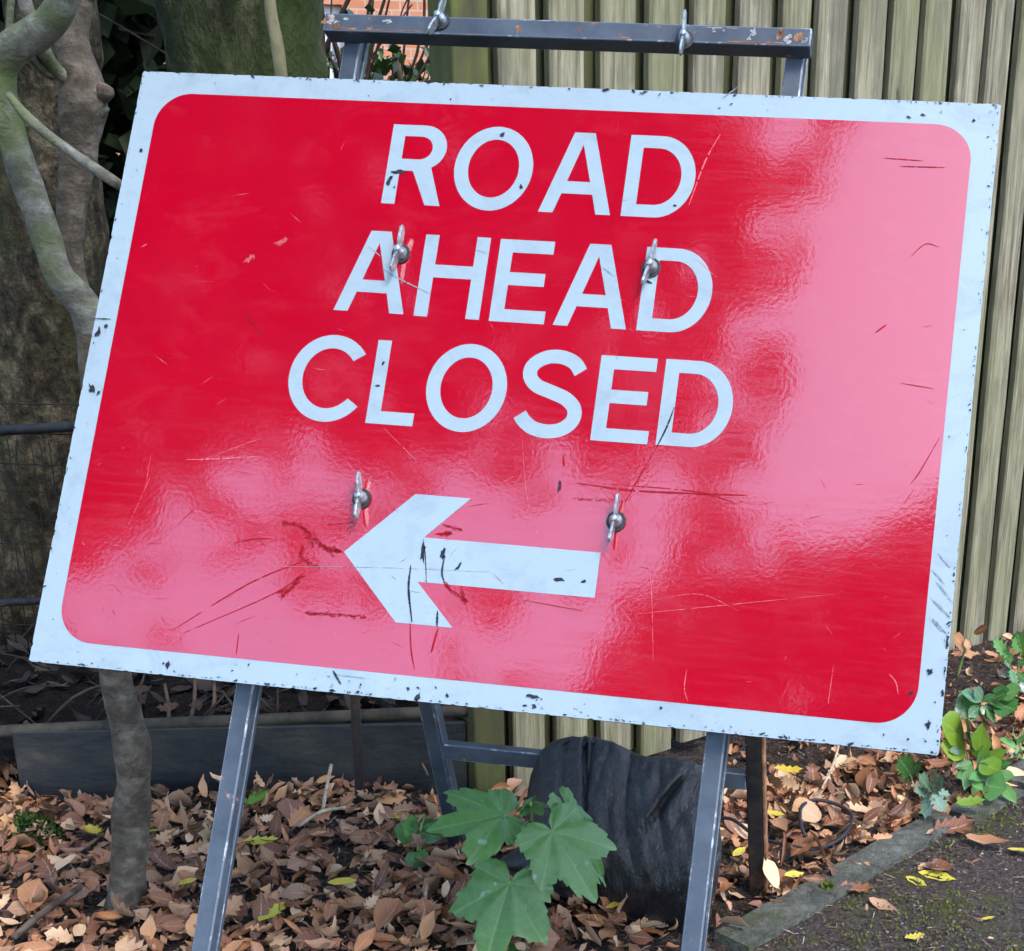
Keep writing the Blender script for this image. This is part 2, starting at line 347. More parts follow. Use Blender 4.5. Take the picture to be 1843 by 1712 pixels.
# ------------------------------------------------------------------ the setting
def path_side(x, y):                # > 0 on the path side of the kerb line
    k = KD.x * (y - K0.y) - KD.y * (x - K0.x); return -k
K0 = G(1285, 1700); K1 = G(1765, 1428); KD = (K1 - K0).normalized(); KN = Vector((KD.y, -KD.x, 0))   # KN points to the path
def gh(x, y): return -.075 * math.exp(-(((x + .08) / .42) ** 2 + ((y - 2.62) / .30) ** 2)) + .014 * noise.noise(Vector((x * 2.3, y * 2.3, 0))) + .006 * noise.noise(Vector((x * 9, y * 9, 3)))
def grid(name, x0, x1, y0, y1, nx, ny, fz, mat):
    V = [(x0 + (x1 - x0) * i / nx, y0 + (y1 - y0) * j / ny, 0) for j in range(ny + 1) for i in range(nx + 1)]
    V = [(x, y, fz(x, y)) for x, y, _ in V]
    F = [(j * (nx + 1) + i, j * (nx + 1) + i + 1, (j + 1) * (nx + 1) + i + 1, (j + 1) * (nx + 1) + i) for j in range(ny) for i in range(nx)]
    return obj(name, V, F, mat, None, True)
tag(obj('ground', [(-600, -600, -.06), (600, -600, -.06), (600, 900, -.06), (-600, 900, -.06)], [(0, 1, 2, 3)], SOIL), kind='structure')
tag(grid('soil_bed', -3.2, 3.2, -.2, 5.2, 150, 130, lambda x, y: gh(x, y) - (.045 if path_side(x, y) > .03 else 0), SOIL), kind='structure')
# path: strip parallel to the kerb
def strip(name, a, b, o0, o1, na, nb, z, mat):
    V = []; F = []
    for j in range(nb + 1):
        for i in range(na + 1):
            p = K0 + KD * (a + (b - a) * i / na) + KN * (o0 + (o1 - o0) * j / nb)
            V.append((p.x, p.y, z + .5 * gh(p.x, p.y) + .004 * noise.noise(Vector((p.x * 30, p.y * 30, 0)))))
    for j in range(nb):
        for i in range(na): F.append((j * (na + 1) + i, j * (na + 1) + i + 1, (j + 1) * (na + 1) + i + 1, (j + 1) * (na + 1) + i))
    return tag(obj(name, V, F, mat, None, True), kind='structure')
strip('path', -6, 7, .05, 3.0, 220, 60, .002, ASPHALT)
kerb = tag(empty('kerb', K0), kind='structure')
L = (K1 - K0).length
for a, b, dz, off in ((-1.25, -.72, .006, .002), (-.70, -.018, .004, -.004), (.012, L * .80, .014, 0), (L * .83, L * 1.06, .012, .012), (L * 1.075, L * 1.7, .02, .004), (L * 1.72, L * 2.6, .02, 0)):
    bm = bmesh.new(); box_bm(bm, K0 + KD * a + KN * (off - .008) + Vector((0, 0, -.08)), KD * (b - a), KN * .062, Vector((0, 0, .08 + dz)))
    bmesh.ops.recalc_face_normals(bm, faces=bm.faces)
    bmesh.ops.subdivide_edges(bm, edges=[e for e in bm.edges if e.calc_length() > .1], cuts=14, use_grid_fill=True)
    bmesh.ops.bevel(bm, geom=bm.edges[:], offset=.004, segments=1, affect='EDGES') if False else None
    for v in bm.verts: v.co += Vector((noise.noise(v.co * 25), noise.noise(v.co * 25 + Vector((9, 0, 0))), noise.noise(v.co * 25 + Vector((0, 9, 0))))) * .0045
    me = bpy.data.meshes.new('edging_stone'); bm.to_mesh(me); bm.free(); me.materials.append(STONE); link('edging_stone', me, kerb)

# ---- timber fence
FD = 2.40; fa, fb, fc = -.1407, .031907, .028737
FP = Vector((FD * fa, FD, 0)); FV = Vector((fb, fc, 0)); PER = FD * FV.length; FV.normalize(); FN = Vector((FV.y, -FV.x, 0))  # FN towards the camera
fence = tag(empty('timber_fence', FP), 'tall fence of upright weathered greenish boards behind the sign', 'fence')
def board_mesh(name, wd, th, hg, mat, seed):
    rnd = random.Random(seed); V = []; F = []; n = 9
    prof = [(0, .25), (.06, 0), (.94, 0), (1, .25), (1, 1), (0, 1)]
    for i in range(n + 1):
        z = hg * i / n; e0 = rnd.uniform(-.0015, .0015); e1 = rnd.uniform(-.0015, .0015)
        for (a, d) in prof:
            V.append((a * wd + (e0 if a < .5 else e1), d * th, z))
    k = len(prof)
    for i in range(n):
        for j in range(k): F.append((i * k + j, i * k + (j + 1) % k, (i + 1) * k + (j + 1) % k, (i + 1) * k + j))
    F.append(tuple(range(k))[::-1]); F.append(tuple(n * k + j for j in range(k)))
    return mesh(name, V, F, mat)
BM = [board_mesh('board', .0765, .019, 1.9, WOOD, s) for s in range(5)]
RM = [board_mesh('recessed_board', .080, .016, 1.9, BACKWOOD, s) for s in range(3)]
fang = math.atan2(FV.y, FV.x)
def place_board(me, name, k, set_back, lean=0., sx=1.):
    o = link(name, me, fence); p = FP + FV * (PER * k) - FN * set_back
    o.location = (p.x, p.y, -.03 + random.uniform(-.006, .006)); o.rotation_euler = (random.uniform(-.002, .002), lean, fang); o.scale = (sx, 1, 1)
for k in range(0, 19):
    place_board(BM[k % 5], 'board', k + random.uniform(-.025, .025), random.uniform(-.002, .002), random.uniform(-.003, .003), random.uniform(.93, 1.06))
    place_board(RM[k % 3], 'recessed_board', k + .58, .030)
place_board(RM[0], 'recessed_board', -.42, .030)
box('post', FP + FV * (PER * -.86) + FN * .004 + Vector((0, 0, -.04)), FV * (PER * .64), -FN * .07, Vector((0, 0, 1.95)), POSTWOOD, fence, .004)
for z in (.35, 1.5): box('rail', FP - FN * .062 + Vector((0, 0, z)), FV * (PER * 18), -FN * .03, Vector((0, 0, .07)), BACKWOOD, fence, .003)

# ---- slate gravel board and the terrace behind it
B0 = G(38, 1440); B1 = G(842, 1418); BD = (B1 - B0).normalized(); BNV = Vector((BD.y, -BD.x, 0))
gb = box('gravel_board', B0 - Vector((0, 0, .06)), B1 - B0, -BNV * .03, Vector((0, 0, .19)), SLATE, None, .004)
tag(gb, 'long dark slate coloured plank on edge holding back the soil', 'edging board')
pp = [B0 - BD * .25 + BNV * -.012 + Vector((0, 0, .118)), B0 + BD * .2 - BNV * .012 + Vector((0, 0, .132)), B0 + BD * .55 - BNV * .012 + Vector((0, 0, .140)), B0 + BD * .80 - BNV * .012 + Vector((0, 0, .147))]
tag(tube('pipe', [(*p, .0115) for p in pp], simple('dirty pipe', [(.3, (.014, .012, .009)), (.7, (.05, .042, .03))], 25, .8), seg=10), 'thin dirty pipe lying along the top of the dark plank', 'pipe')
def th(x, y):
    q = Vector((x, y, 0)) - B0; d = -q.dot(BNV)
    return .085 + .05 * min(max(d, 0), 6) + .035 * noise.noise(Vector((x * 4, y * 4, 7)))
V = []; F = []
na, nb = 120, 60
for j in range(nb + 1):
    for i in range(na + 1):
        p = B0 + BD * (-2.5 + 3.42 * i / na) - BNV * (.028 + 5 * (j / nb) ** 1.5)
        V.append((p.x, p.y, th(p.x, p.y) if j else th(p.x, p.y) - .02))
for j in range(nb):
    for i in range(na):
        if V[j * (na + 1) + i + 1][0] < FP.x - .09: F.append((j * (na + 1) + i, j * (na + 1) + i + 1, (j + 1) * (na + 1) + i + 1, (j + 1) * (na + 1) + i))
tag(obj('terrace_soil', V, F, SHADESOIL, None, True), kind='structure')

# ---- leaf shapes
def leaf_arr(profile, length, fold=.25, curl=.25, twist=0., seed=0, wob=.05):
    """profile: (t, half width); returns vertices (n,3) with midrib along +x and quads"""
    rnd = random.Random(seed); V = []; F = []
    for i, (t, w) in enumerate(profile):
        a = (t - .5) * curl * 2.; z = curl * .55 * (t - .5) ** 2 * 2; tw = twist * t
        wl_, wr = w * rnd.uniform(.88, 1.1), w * rnd.uniform(.88, 1.1)
        V.append((t, 0, z - .02)); 
        for s_, ww in ((1, wl_), (-1, wr)):
            V.append((t + (.05 if ww > .2 else 0), s_ * ww * math.cos(fold + s_ * tw), z + ww * math.sin(fold + s_ * tw) + rnd.uniform(-wob, wob)))
    n = len(profile)
    for i in range(n - 1):
        a, b = 3 * i, 3 * i + 3
        F.append((a, b, b + 1, a + 1)); F.append((a, a + 2, b + 2, b))
    return np.array(V) * length, F
OVAL = [(0, .01), (.1, .10), (.25, .19), (.45, .235), (.65, .20), (.85, .10), (1, .005)]
HOLLY = [(0, .01), (.08, .12), (.15, .30), (.22, .16), (.35, .33), (.43, .19), (.56, .33), (.64, .17), (.76, .27), (.84, .11), (1, .0)]
ROUND = [(0, .01), (.08, .2), (.25, .36), (.5, .42), (.72, .33), (.9, .15), (1, .02)]
LANCE = [(0, .008), (.15, .08), (.4, .13), (.65, .11), (.85, .05), (1, .004)]
VARS = []; PROFS = []
for i in range(14):
    pr = [OVAL, HOLLY, OVAL, ROUND, HOLLY, OVAL, LANCE][i % 7]
    PROFS.append(pr); VARS.append(leaf_arr(pr, 1., random.uniform(-.2, .8), random.uniform(-.3, .9), random.uniform(-.5, .5), i, .05))
def rotm(yaw, pitch, roll):
    return np.array((Matrix.Rotation(yaw, 3, 'Z') @ Matrix.Rotation(pitch, 3, 'Y') @ Matrix.Rotation(roll, 3, 'X')))
def scatter(name, items, mat, variants=None, smooth=True):   # items: (x, y, z, yaw, pitch, roll, size, variant)
    variants = variants or VARS; VV = []; FF = []; off = 0
    for x, y, z, a, p, r, s, k in items:
        v, f = variants[k % len(variants)]
        VV.append((v * s) @ rotm(a, p, r).T + (x, y, z)); FF += [tuple(i + off for i in q) for q in f]; off += len(v)
    V = np.concatenate(VV)
    me = bpy.data.meshes.new(name); me.from_pydata(V.tolist(), [], FF); me.materials.append(mat)
    if smooth: me.polygons.foreach_set('use_smooth', [True] * len(me.polygons))
    if variants is VARS: lv(me, [q for it in items for q in leaf_lv(len(VARS[it[7] % len(VARS)][0]), PROFS[it[7] % len(VARS)])])
    return link(name, me)
LEAFQ = [(np.array([(0, 0, 0), (.5, .32, .06), (1, 0, 0), (.5, -.32, .06)], float), [(0, 1, 2), (0, 2, 3)])]

# ---- the big trees on the left and their crowns overhead
def crown(items, name, mat, parent, size):
    its = []
    for (x, y, z) in items: its.append((x, y, z, random.uniform(0, 6.28), random.uniform(-1.2, 1.2), random.uniform(-1.2, 1.2), size * random.uniform(.7, 1.3), 0))
    o = scatter(name, its, mat, LEAFQ, False); 
    o.parent = parent; o.matrix_parent_inverse = Matrix.Translation(-parent.location); return o
def blobs(centres, n, spread=1.):
    out = []
    for (cx, cy, cz, r) in centres:
        for _ in range(int(n * r * r)):
            d = Vector((random.gauss(0, 1), random.gauss(0, 1), random.gauss(0, 1))).normalized() * r * random.uniform(.25, 1) ** .5
            out.append((cx + d.x, cy + d.y, cz + d.z * .75))
    return out
def big_tree(name, base, px, mat, label, lean_top, crowns):
    t = tag(empty(name, base), label, 'tree')
    V, F = tube_data(px, seg=72, sub=16, rough=.13, rs=7.5, seed=base[0])
    obj('trunk', V, F, mat, t, True)
    top = px[-1]
    for (cx, cy, cz, r) in crowns[:4]:
        V, F = tube_data([(top[0], top[1], top[2] - .4, top[3] * .6), ((top[0] + cx) / 2, (top[1] + cy) / 2, (top[2] + cz) / 2 + .2, top[3] * .4), (cx, cy, cz, .04)], seg=8)
        obj('limb', V, F, mat, t, True)
    crown(blobs(crowns, 330), 'crown', CANOPY, t, .17)
    return t
p1 = [AY(85, v, 2.95) for v in (1345, 1100, 700, 400, 150, -50)]
r1 = (.20, .155, .125, .105, .085, .085)
c1 = [(p.x - (.03 if i < 2 else 0), p.y, p.z, r) for i, (p, r) in enumerate(zip(p1, r1))]
c1[0] = (c1[0][0], c1[0][1], -.05, .24); top = c1[-1]
c1 += [(top[0] - .05, top[1] + .1, 2.4, .08), (top[0], top[1] + .2, 4.2, .07)]
big_tree('tree', Vector((c1[0][0], c1[0][1], 0)), c1, BARK_OLD, 'mottled grey-brown tree trunk at the far left behind the curved stems', None,
         [(-2.7, 3.7, 4.6, .9), (-2.3, 4.5, 5.0, .9), (-3.2, 3.2, 4.8, .9)])
q = AY(428, 60, 3.55)
c2 = [(q.x, 3.6, -.05, .30), (q.x, 3.6, .5, .22), (q.x, 3.6, 1.1, .185), (q.x, 3.6, 1.7, .18), (q.x - .05, 3.6, 3.0, .17), (q.x, 3.7, 5.0, .2)]
big_tree('tree', Vector((q.x, 3.6, 0)), c2, BARK_MOSS, 'broad dark mossy tree trunk above the top left corner of the sign', None,
         [(-1.3, 5.2, 6.2, 1.1), (-.5, 5.6, 6.0, 1.0), (-2.4, 5.4, 5.8, 1.1), (-1.2, 6.0, 6.6, 1.0)])
s3 = tag(tube('sapling', pathpx([(480, -120, 3.05, 10), (486, 10, 3.05, 10), (505, 130, 3.05, 11), (520, 400, 3.05, 12), (525, 900, 3.05, 12)]) + [(AY(520, 1250, 3.05).x, 3.05, .02, .016)], bark_mat('sapling bark', (.09, .08, .05), (.15, .14, .08), (.22, .2, .12), (.13, .15, .05), .5, 20, .2), seg=10),
         'thin straight olive sapling stem in front of the broad mossy trunk', 'sapling')

# ---- dark evergreen hedge behind the trees
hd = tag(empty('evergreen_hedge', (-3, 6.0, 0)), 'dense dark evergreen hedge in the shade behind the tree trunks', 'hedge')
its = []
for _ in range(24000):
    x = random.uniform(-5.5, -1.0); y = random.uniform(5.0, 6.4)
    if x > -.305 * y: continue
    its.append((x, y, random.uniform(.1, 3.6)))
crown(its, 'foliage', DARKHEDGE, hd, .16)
for i in range(7):
    x = -5.6 + i * .75; V, F = tube_data([(x, 6, 0, .05), (x + .1, 6.1, 1.5, .04), (x, 6, 3.2, .02)], seg=8); obj('stem', V, F, BARK_MOSS, hd, True)

# ---- brick house seen through the gap
def brick_mat():
    m, nt, b = newmat('house brick'); v = coords(nt, (1, 1, 1), False)
    mp = N(nt, 'ShaderNodeMapping'); mp.inputs['Rotation'].default_value = (R(90), 0, 0); nt.links.new(v, mp.inputs[0])
    br = N(nt, 'ShaderNodeTexBrick'); nt.links.new(mp.outputs[0], br.inputs[0]); br.inputs['Color1'].default_value = (.55, .20, .10, 1); br.inputs['Color2'].default_value = (.62, .27, .15, 1); br.inputs['Mortar'].default_value = (.5, .38, .3, 1)
    br.inputs['Scale'].default_value = 4.4; br.inputs['Mortar Size'].default_value = .02
    nt.links.new(br.outputs[0], b.inputs['Base Color']); b.inputs['Roughness'].default_value = .9; return m
BRICKM = brick_mat()
HY = 10.
hx0, hx1 = AY(380, 60, HY).x, AY(1500, 60, HY).x
house = tag(empty('brick_house', ((hx0 + hx1) / 2, HY, 0)), 'orange brick house with white window frames glimpsed through the twigs', 'house')
PAINT = simple('white frame paint', [(.3, (.74, .74, .73)), (.7, (.82, .82, .82))], 10, .5)
PANE = simple('house pane', [(.3, (.4, .45, .5)), (.7, (.55, .6, .65))], 3, .08, spec=.8)
wins = []
for u0, u1 in ((545, 618), (776, 880)):
    wins.append((AY(u0, 60, HY).x, AY(u1, 60, HY).x, AY(600, 175, HY).z, AY(600, 8, HY).z))
# wall with real openings: pieces between the windows
zs = [0., wins[0][2], wins[0][3], 5.]
xs = [hx0 - 4] + [x for w_ in wins for x in w_[:2]] + [hx1]
bm = bmesh.new()
for i in range(len(xs) - 1):
    for j in range(3):
        if j == 1 and i in (1, 3): continue
        box_bm(bm, Vector((xs[i], HY, zs[j])), Vector((xs[i + 1] - xs[i], 0, 0)), Vector((0, .25, 0)), Vector((0, 0, zs[j + 1] - zs[j])))
bmesh.ops.remove_doubles(bm, verts=bm.verts, dist=1e-4); bmesh.ops.recalc_face_normals(bm, faces=bm.faces)
me = bpy.data.meshes.new('wall'); bm.to_mesh(me); bm.free(); me.materials.append(BRICKM); link('wall', me, house)
for a, b, c, d in wins:
    bm = bmesh.new(); t_ = .07
    for o_, ax, az in ((Vector((a, HY + .06, c)), b - a, t_), (Vector((a, HY + .06, d - t_)), b - a, t_), (Vector((a, HY + .06, c + t_)), t_, d - c - 2 * t_), (Vector((b - t_, HY + .06, c + t_)), t_, d - c - 2 * t_), (Vector(((a + b) / 2 - .03, HY + .06, c + t_)), .06, d - c - 2 * t_)):
        box_bm(bm, o_, Vector((ax, 0, 0)), Vector((0, .07, 0)), Vector((0, 0, az)))
    bmesh.ops.recalc_face_normals(bm, faces=bm.faces)
    me = bpy.data.meshes.new('window'); bm.to_mesh(me); bm.free(); me.materials.append(PAINT); wf = link('window', me, house)
    obj('pane', [(a + t_, HY + .1, c + t_), (b - t_, HY + .1, c + t_), (b - t_, HY + .1, d - t_), (a + t_, HY + .1, d - t_)], [(0, 1, 2, 3)], PANE, wf)
box('roof', Vector((hx0 - 4.3, HY - .4, 5.)), Vector((hx1 - hx0 + 4.6, 0, 0)), Vector((0, 4, 2.4)), Vector((0, 0, .15)), simple('roof tile', [(.3, (.12, .06, .04)), (.7, (.2, .1, .07))], 4, .9), house)

# ---- twiggy ivy bush in the gap
bush = tag(empty('ivy_bush', (-.65, 4.4, 0)), 'tangle of dark twigs and ivy leaves in the gap beside the fence', 'bush')
VV, FF = [], []; off = 0
for i in range(48):
    a = AY(random.uniform(545, 830), random.uniform(150, 330), random.uniform(3.9, 4.7)); an = random.gauss(.3, .65); ln = random.uniform(.35, .95)
    b = a + Vector((math.sin(an) * ln, random.uniform(-.12, .12), math.cos(an) * ln)); c = (a + b) / 2 + Vector((random.gauss(0, .05), 0, random.gauss(0, .04))); r = random.choice((.003, .004, .005, .008))
    v, f = tube_data([(*a, r), (*c, r * .8), (*b, r * .5)], seg=5, sub=4); VV += v; FF += [tuple(k + off for k in q_) for q_ in f]; off += len(v)
tag(obj('twigs', VV, FF, simple('dark twig', [(.3, (.018, .010, .008)), (.7, (.05, .025, .02))], 40, .9), bush, True), kind='stuff')
for sx in (-.9, -.62, -.45):
    v, f = tube_data([(sx, 4.4, 0, .014), (sx + .05, 4.4, .8, .011), (sx - .02, 4.35, 1.5, .008)], seg=7); obj('stem', v, f, TWIG, bush, True)
its = []
for _ in range(460):
    u = random.uniform(540, 835); v = random.gauss(115, 55)
    if u > 660 and u < 790 and v < 70: continue
    if noise.noise(Vector((u * .018, v * .022, 0))) < -.02: continue
    p = AY(u, v, random.uniform(4.0, 4.8)); its.append(tuple(p))
for _ in range(1500):
    p = AY(random.uniform(540, 860), random.uniform(160, 700), random.uniform(4.0, 4.8)); its.append(tuple(p))
crown(its, 'leaves', IVY, bush, .042)

# ---- metal railing with wire netting at the left
ry = 2.68
rail = tag(empty('wire_railing', (AY(60, 1300, ry).x, ry, 0)), 'dark iron rails with wire netting in front of the left trunk', 'railing')
def rx(u): return AY(u, 800, ry).x
for (v0, v1, rr) in ((776, 768, .0105), (1086, 1078, .008), (1250, 1215, .002)):
    a, b = AY(-150, v0 + 8, ry), AY(560, v1 - 25, ry + .03); tube('rail', [(*a, rr), (*((a + b) / 2), rr), (*b, rr)], DARKSTEEL, rail, seg=8)
VV, FF = [], []; off = 0
for i in range(46):
    x = rx(-140) + i * .02; z0, z1 = .1, AY(60, 795, ry).z
    v, f = tube_data([(x + .004 * math.sin(i), ry + .012, z0, .0012), (x + random.uniform(-.008, .008), ry + .012, .5, .0012), (x, ry + .012, z1, .0012)], seg=4, sub=3); VV += v; FF += [tuple(k + off for k in q_) for q_ in f]; off += len(v)
for i in range(10):
    z = .13 + i * .055
    v, f = tube_data([(rx(-150), ry + .014, z, .0012), (rx(300), ry + .014, z + random.uniform(-.01, .01), .0012), (rx(700), ry + .014, z, .0012)], seg=4, sub=3); VV += v; FF += [tuple(k + off for k in q_) for q_ in f]; off += len(v)
tag(obj('netting', VV, FF, DARKSTEEL, rail, True), kind='stuff')

# ---- rusty stake by the plank
a, b = G(648, 1452), AY(634, 1180, G(648, 1452).y + .01)
tag(bar('stake', a - Vector((0, 0, .03)), b, Vector((1, 0, 0)), .016, .006, RUSTY, None, .001), 'rusty flat iron stake standing in front of the dark plank', 'stake')

# ---- multi-stemmed shrub with the curved grey-green stems
shrub = tag(empty('shrub', G(228, 1640)), 'shrub with smooth twisting grey-green stems left of the sign', 'shrub')
Y0 = G(228, 1640).y
stem = pathpx([(222, 1672, Y0, 62), (226, 1640, Y0, 44), (229, 1600, Y0, 37), (231, 1560, Y0, 35), (236, 1480, Y0 + .02, 36), (239, 1405, Y0 + .03, 31), (240, 1352, Y0 + .03, 35), (226, 1295, Y0 + .04, 31), (208, 1215, Y0 + .06, 29), (196, 1080, Y0 + .1, 29), (186, 850, Y0 + .14, 29), (178, 650, Y0 + .18, 33), (165, 575, Y0 + .2, 30)])
tube('stem', stem, BARK_BROWN, shrub, seg=26, sub=12, rough=.10, rs=22)
A = pathpx([(178, 640, Y0 + .18, 26), (158, 560, Y0 + .19, 27), (105, 490, Y0 + .17, 25), (76, 405, Y0 + .16, 24), (42, 310, Y0 + .15, 25), (12, 210, Y0 + .14, 23), (2, 130, Y0 + .13, 23), (22, 88, Y0 + .12, 27), (70, 58, Y0 + .10, 26), (108, 15, Y0 + .08, 24), (130, -60, Y0 + .06, 23), (150, -200, Y0 + .0, 22), (60, -600, Y0 + .3, 14)])
tube('branch', A, BARK_SMOOTH, shrub, seg=26, sub=12, rough=.10, rs=22)
Bp = pathpx([(182, 660, Y0 + .24, 22), (140, 530, Y0 + .25, 21), (126, 450, Y0 + .25, 22), (130, 370, Y0 + .25, 24), (140, 280, Y0 + .25, 29), (147, 215, Y0 + .25, 35), (150, 170, Y0 + .25, 38), (142, 125, Y0 + .25, 31), (130, 70, Y0 + .26, 27), (135, 0, Y0 + .27, 28), (138, -120, Y0 + .3, 27), (40, -600, Y0 + .6, 16)])
tube('branch', Bp, BARK_BROWN, shrub, seg=26, sub=12, rough=.13, rs=20, seed=3)
for pts in ([(150, 152, Y0 + .24, 14), (105, 130, Y0 + .22, 11), (75, 85, Y0 + .18, 12), (50, 20, Y0 + .16, 11), (30, -60, Y0 + .16, 11)],
            [(95, 135, Y0 + .22, 9), (72, 120, Y0 + .2, 8), (55, 100, Y0 + .18, 8)],
            [(15, 170, Y0 + .1, 6), (50, 212, Y0 + .09, 9), (95, 250, Y0 + .08, 8), (150, 290, Y0 + .06, 9), (213, 332, Y0 + .05, 9), (300, 390, Y0 + .2, 6)],
            [(160, 205, Y0 + .25, 14), (180, 203, Y0 + .245, 9), (194, 195, Y0 + .24, 4)],
            [(16, 66, Y0 + .2, 6), (18, 30, Y0 + .2, 6), (22, -40, Y0 + .2, 6)]):
    tube('twig', pathpx(pts), BARK_SMOOTH, shrub, seg=10, sub=5, rough=.1, rs=30)
for (u, v, r, sx) in ((144, 152, 11, .05), (176, 168, 9, .8)):   # sawn-off branch stubs
    c = AY(u, v, Y0 + .25); tocam = (Vector((0, 0, CAMH)) - c).normalized(); d_ = (tocam + Vector((sx, 0, .1))).normalized(); rr = r * Y0 / FPX
    P = [(*(c + d_ * t), rr * q_) for t, q_ in ((.0, 2.1), (.018, 1.8), (.026, 1.35), (.031, 1.05), (.0335, .75))]
    tube('knot', P, BARK_BROWN, shrub, seg=16, sub=4, rough=.22, rs=70)
# unseen crown of the shrub, above
crown(blobs([(-2.3, 2.6, 3.2, .5), (-1.9, 3.2, 3.6, .5)], 350), 'crown', CANOPY, shrub, .09)

# ------------------------------------------------------------------ trees behind the camera (they shade and mirror in the sign)
def refl(px, py):
    d = Vector(ray(px, py)).normalized(); p = ONP(px, py, SO, NW); return p, d - 2 * d.dot(NW) * NW
def inside(poly, x, y):
    c = False; j = len(poly) - 1
    for i in range(len(poly)):
        if (poly[i][1] > y) != (poly[j][1] > y) and x < (poly[j][0] - poly[i][0]) * (y - poly[i][1]) / (poly[j][1] - poly[i][1]) + poly[i][0]: c = not c
        j = i
    return c
PA = [(-500, -500), (1500, -500), (1540, 130), (1520, 300), (1440, 400), (1390, 600), (1370, 740), (1330, 830), (1250, 790), (1100, 820), (1000, 790), (900, 730), (800, 790), (690, 850), (600, 790), (540, 690), (480, 750), (390, 850), (320, 880), (250, 950), (180, 965), (100, 1030), (30, 1010), (-500, 960)]
PB = [(1800, 900), (1620, 940), (1450, 990), (1340, 1040), (1210, 1020), (1150, 1080), (1090, 1190), (1040, 1250), (1000, 1500), (1900, 1500)]
def mirror_crown(poly, r0, r1, n, size, box_, sparse=None):
    its = []
    while len(its) < n:
        x = random.uniform(box_[0], box_[2]); y = random.uniform(box_[1], box_[3])
        wx = x + 34 * noise.noise(Vector((x * .008, y * .008, 1))) + 44 * noise.noise(Vector((x * .024, y * .024, 5)))
        wy = y + 34 * noise.noise(Vector((x * .008, y * .008, 11))) + 44 * noise.noise(Vector((x * .024, y * .024, 15)))
        if not inside(poly, wx, wy): continue
        if sparse and not sparse(x, y): continue
        p, d = refl(x, y); its.append(tuple(p + d * random.uniform(r0, r1)))
    return its
def sp(x, y):
    if x > 1230 and y < 760:
        return noise.noise(Vector((x * .011, y * .011, 30))) > -.05 + (x - 1230) * .0006
    return noise.noise(Vector((x * .02, y * .02, 40))) > (-.62 if y < 480 else -.25)
def street_tree(name, base, label, its, mat, limbs, size, rt):
    t = tag(empty(name, base), label, 'tree', 'trees behind the photographer')
    c = Vector(np.mean(its, axis=0)); b = Vector(base)
    V, F = tube_data([(*b, rt * 1.3), (b.x, b.y, b.z + c.z * .35, rt), (*(b * .6 + c * .4 + Vector((0, 0, c.z * .15))), rt * .75), (*c, rt * .3)], seg=14, sub=6, rough=.08, rs=4)
    obj('trunk', V, F, BARK_OLD, t, True)
    for i in range(limbs):
        e = Vector(random.choice(its)); m_ = (c * .55 + e * .45) + Vector((0, 0, .3))
        V, F = tube_data([(*(b * .5 + c * .5 + Vector((0, 0, c.z * .1))), rt * .45), (*m_, rt * .25), (*e, .015)], seg=7, sub=5); obj('limb', V, F, BARK_OLD, t, True)
    crown(its, 'crown', mat, t, size); return t
itA = mirror_crown(PA, 6., 8.5, 21000, .17, (-500, -500, 1600, 1150), sp)
EXT = []
while len(EXT) < 700:      # loose sprays of leaves around the edge of the crown
    x, y = random.uniform(60, 1400), random.uniform(620, 1350)
    if noise.noise(Vector((x * .009, y * .009, 60))) + .6 * noise.noise(Vector((x * .026, y * .026, 61))) < (.30 if x < 1380 else .40) or random.random() < .35: continue
    p, d = refl(x, y); EXT.append(tuple(p + d * random.uniform(5.5, 8.5)))
itA += EXT
street_tree('street_tree', (-10.5, -2.6, 0), 'leafy tree behind the photographer, mirrored in the upper left of the sign', itA, CANOPY, 10, .18, .2)
itB = mirror_crown(PB, 10., 13, 4500, .22, (950, 850, 1900, 1500))
street_tree('street_tree', (-2.2, -10.5, 0), 'tree farther down the street, mirrored low in the sign', itB, CANOPY, 6, .24, .22)

# ------------------------------------------------------------------ the road sign
base = (S(.27, 1.3) + S(.81, 1.3)) / 2; base.z = 0
sign = tag(empty('road_sign', base), 'red ROAD AHEAD CLOSED sign with white arrow on a blue-grey steel A-frame', 'road sign')
SM = Matrix(((EU.x, -EV.x, NW.x, 0), (EU.y, -EV.y, NW.y, 0), (EU.z, -EV.z, NW.z, 0), (0, 0, 0, 1)))
SM.translation = S(.525, .375)
rnd = random.Random(3)
# plate: outline with tiny nicks
out = []
def edge_pts(a, b, n):
    for i in range(n):
        t = i / n; x = a[0] + (b[0] - a[0]) * t; y = a[1] + (b[1] - a[1]) * t
        nx, ny = -(b[1] - a[1]), b[0] - a[0]; l = math.hypot(nx, ny)
        k = (rnd.uniform(0, .0014) if rnd.random() < .15 else rnd.uniform(0, .0003)) if i else .0015
        out.append((x + nx / l * k, y + ny / l * k))
hw, hh = .525, .375
for a, b, n in (((-hw, -hh), (hw, -hh), 300), ((hw, -hh), (hw, hh), 220), ((hw, hh), (-hw, hh), 300), ((-hw, hh), (-hw, -hh), 220)): edge_pts(a, b, n)
n = len(out); T = .0045
me = bpy.data.meshes.new('sign_plate')
V = [(x, y, 0) for x, y in out] + [(x, y, -T) for x, y in out]
F = [tuple(range(n)), tuple(range(2 * n - 1, n - 1, -1))] + [(i, n + i, n + (i + 1) % n, (i + 1) % n) for i in range(n)]
me.from_pydata(V, [], F); me.materials.append(WHITE); me.materials.append(EDGE)
for p in me.polygons[1:]: p.material_index = 1
plate = link('sign_plate', me, sign); plate.matrix_basis = SM
plate['label'] = 'white bordered sign plate with scuffed edges'
def PL(u, v): return (u - .525, .375 - v)      # metres on the plate -> plate coordinates
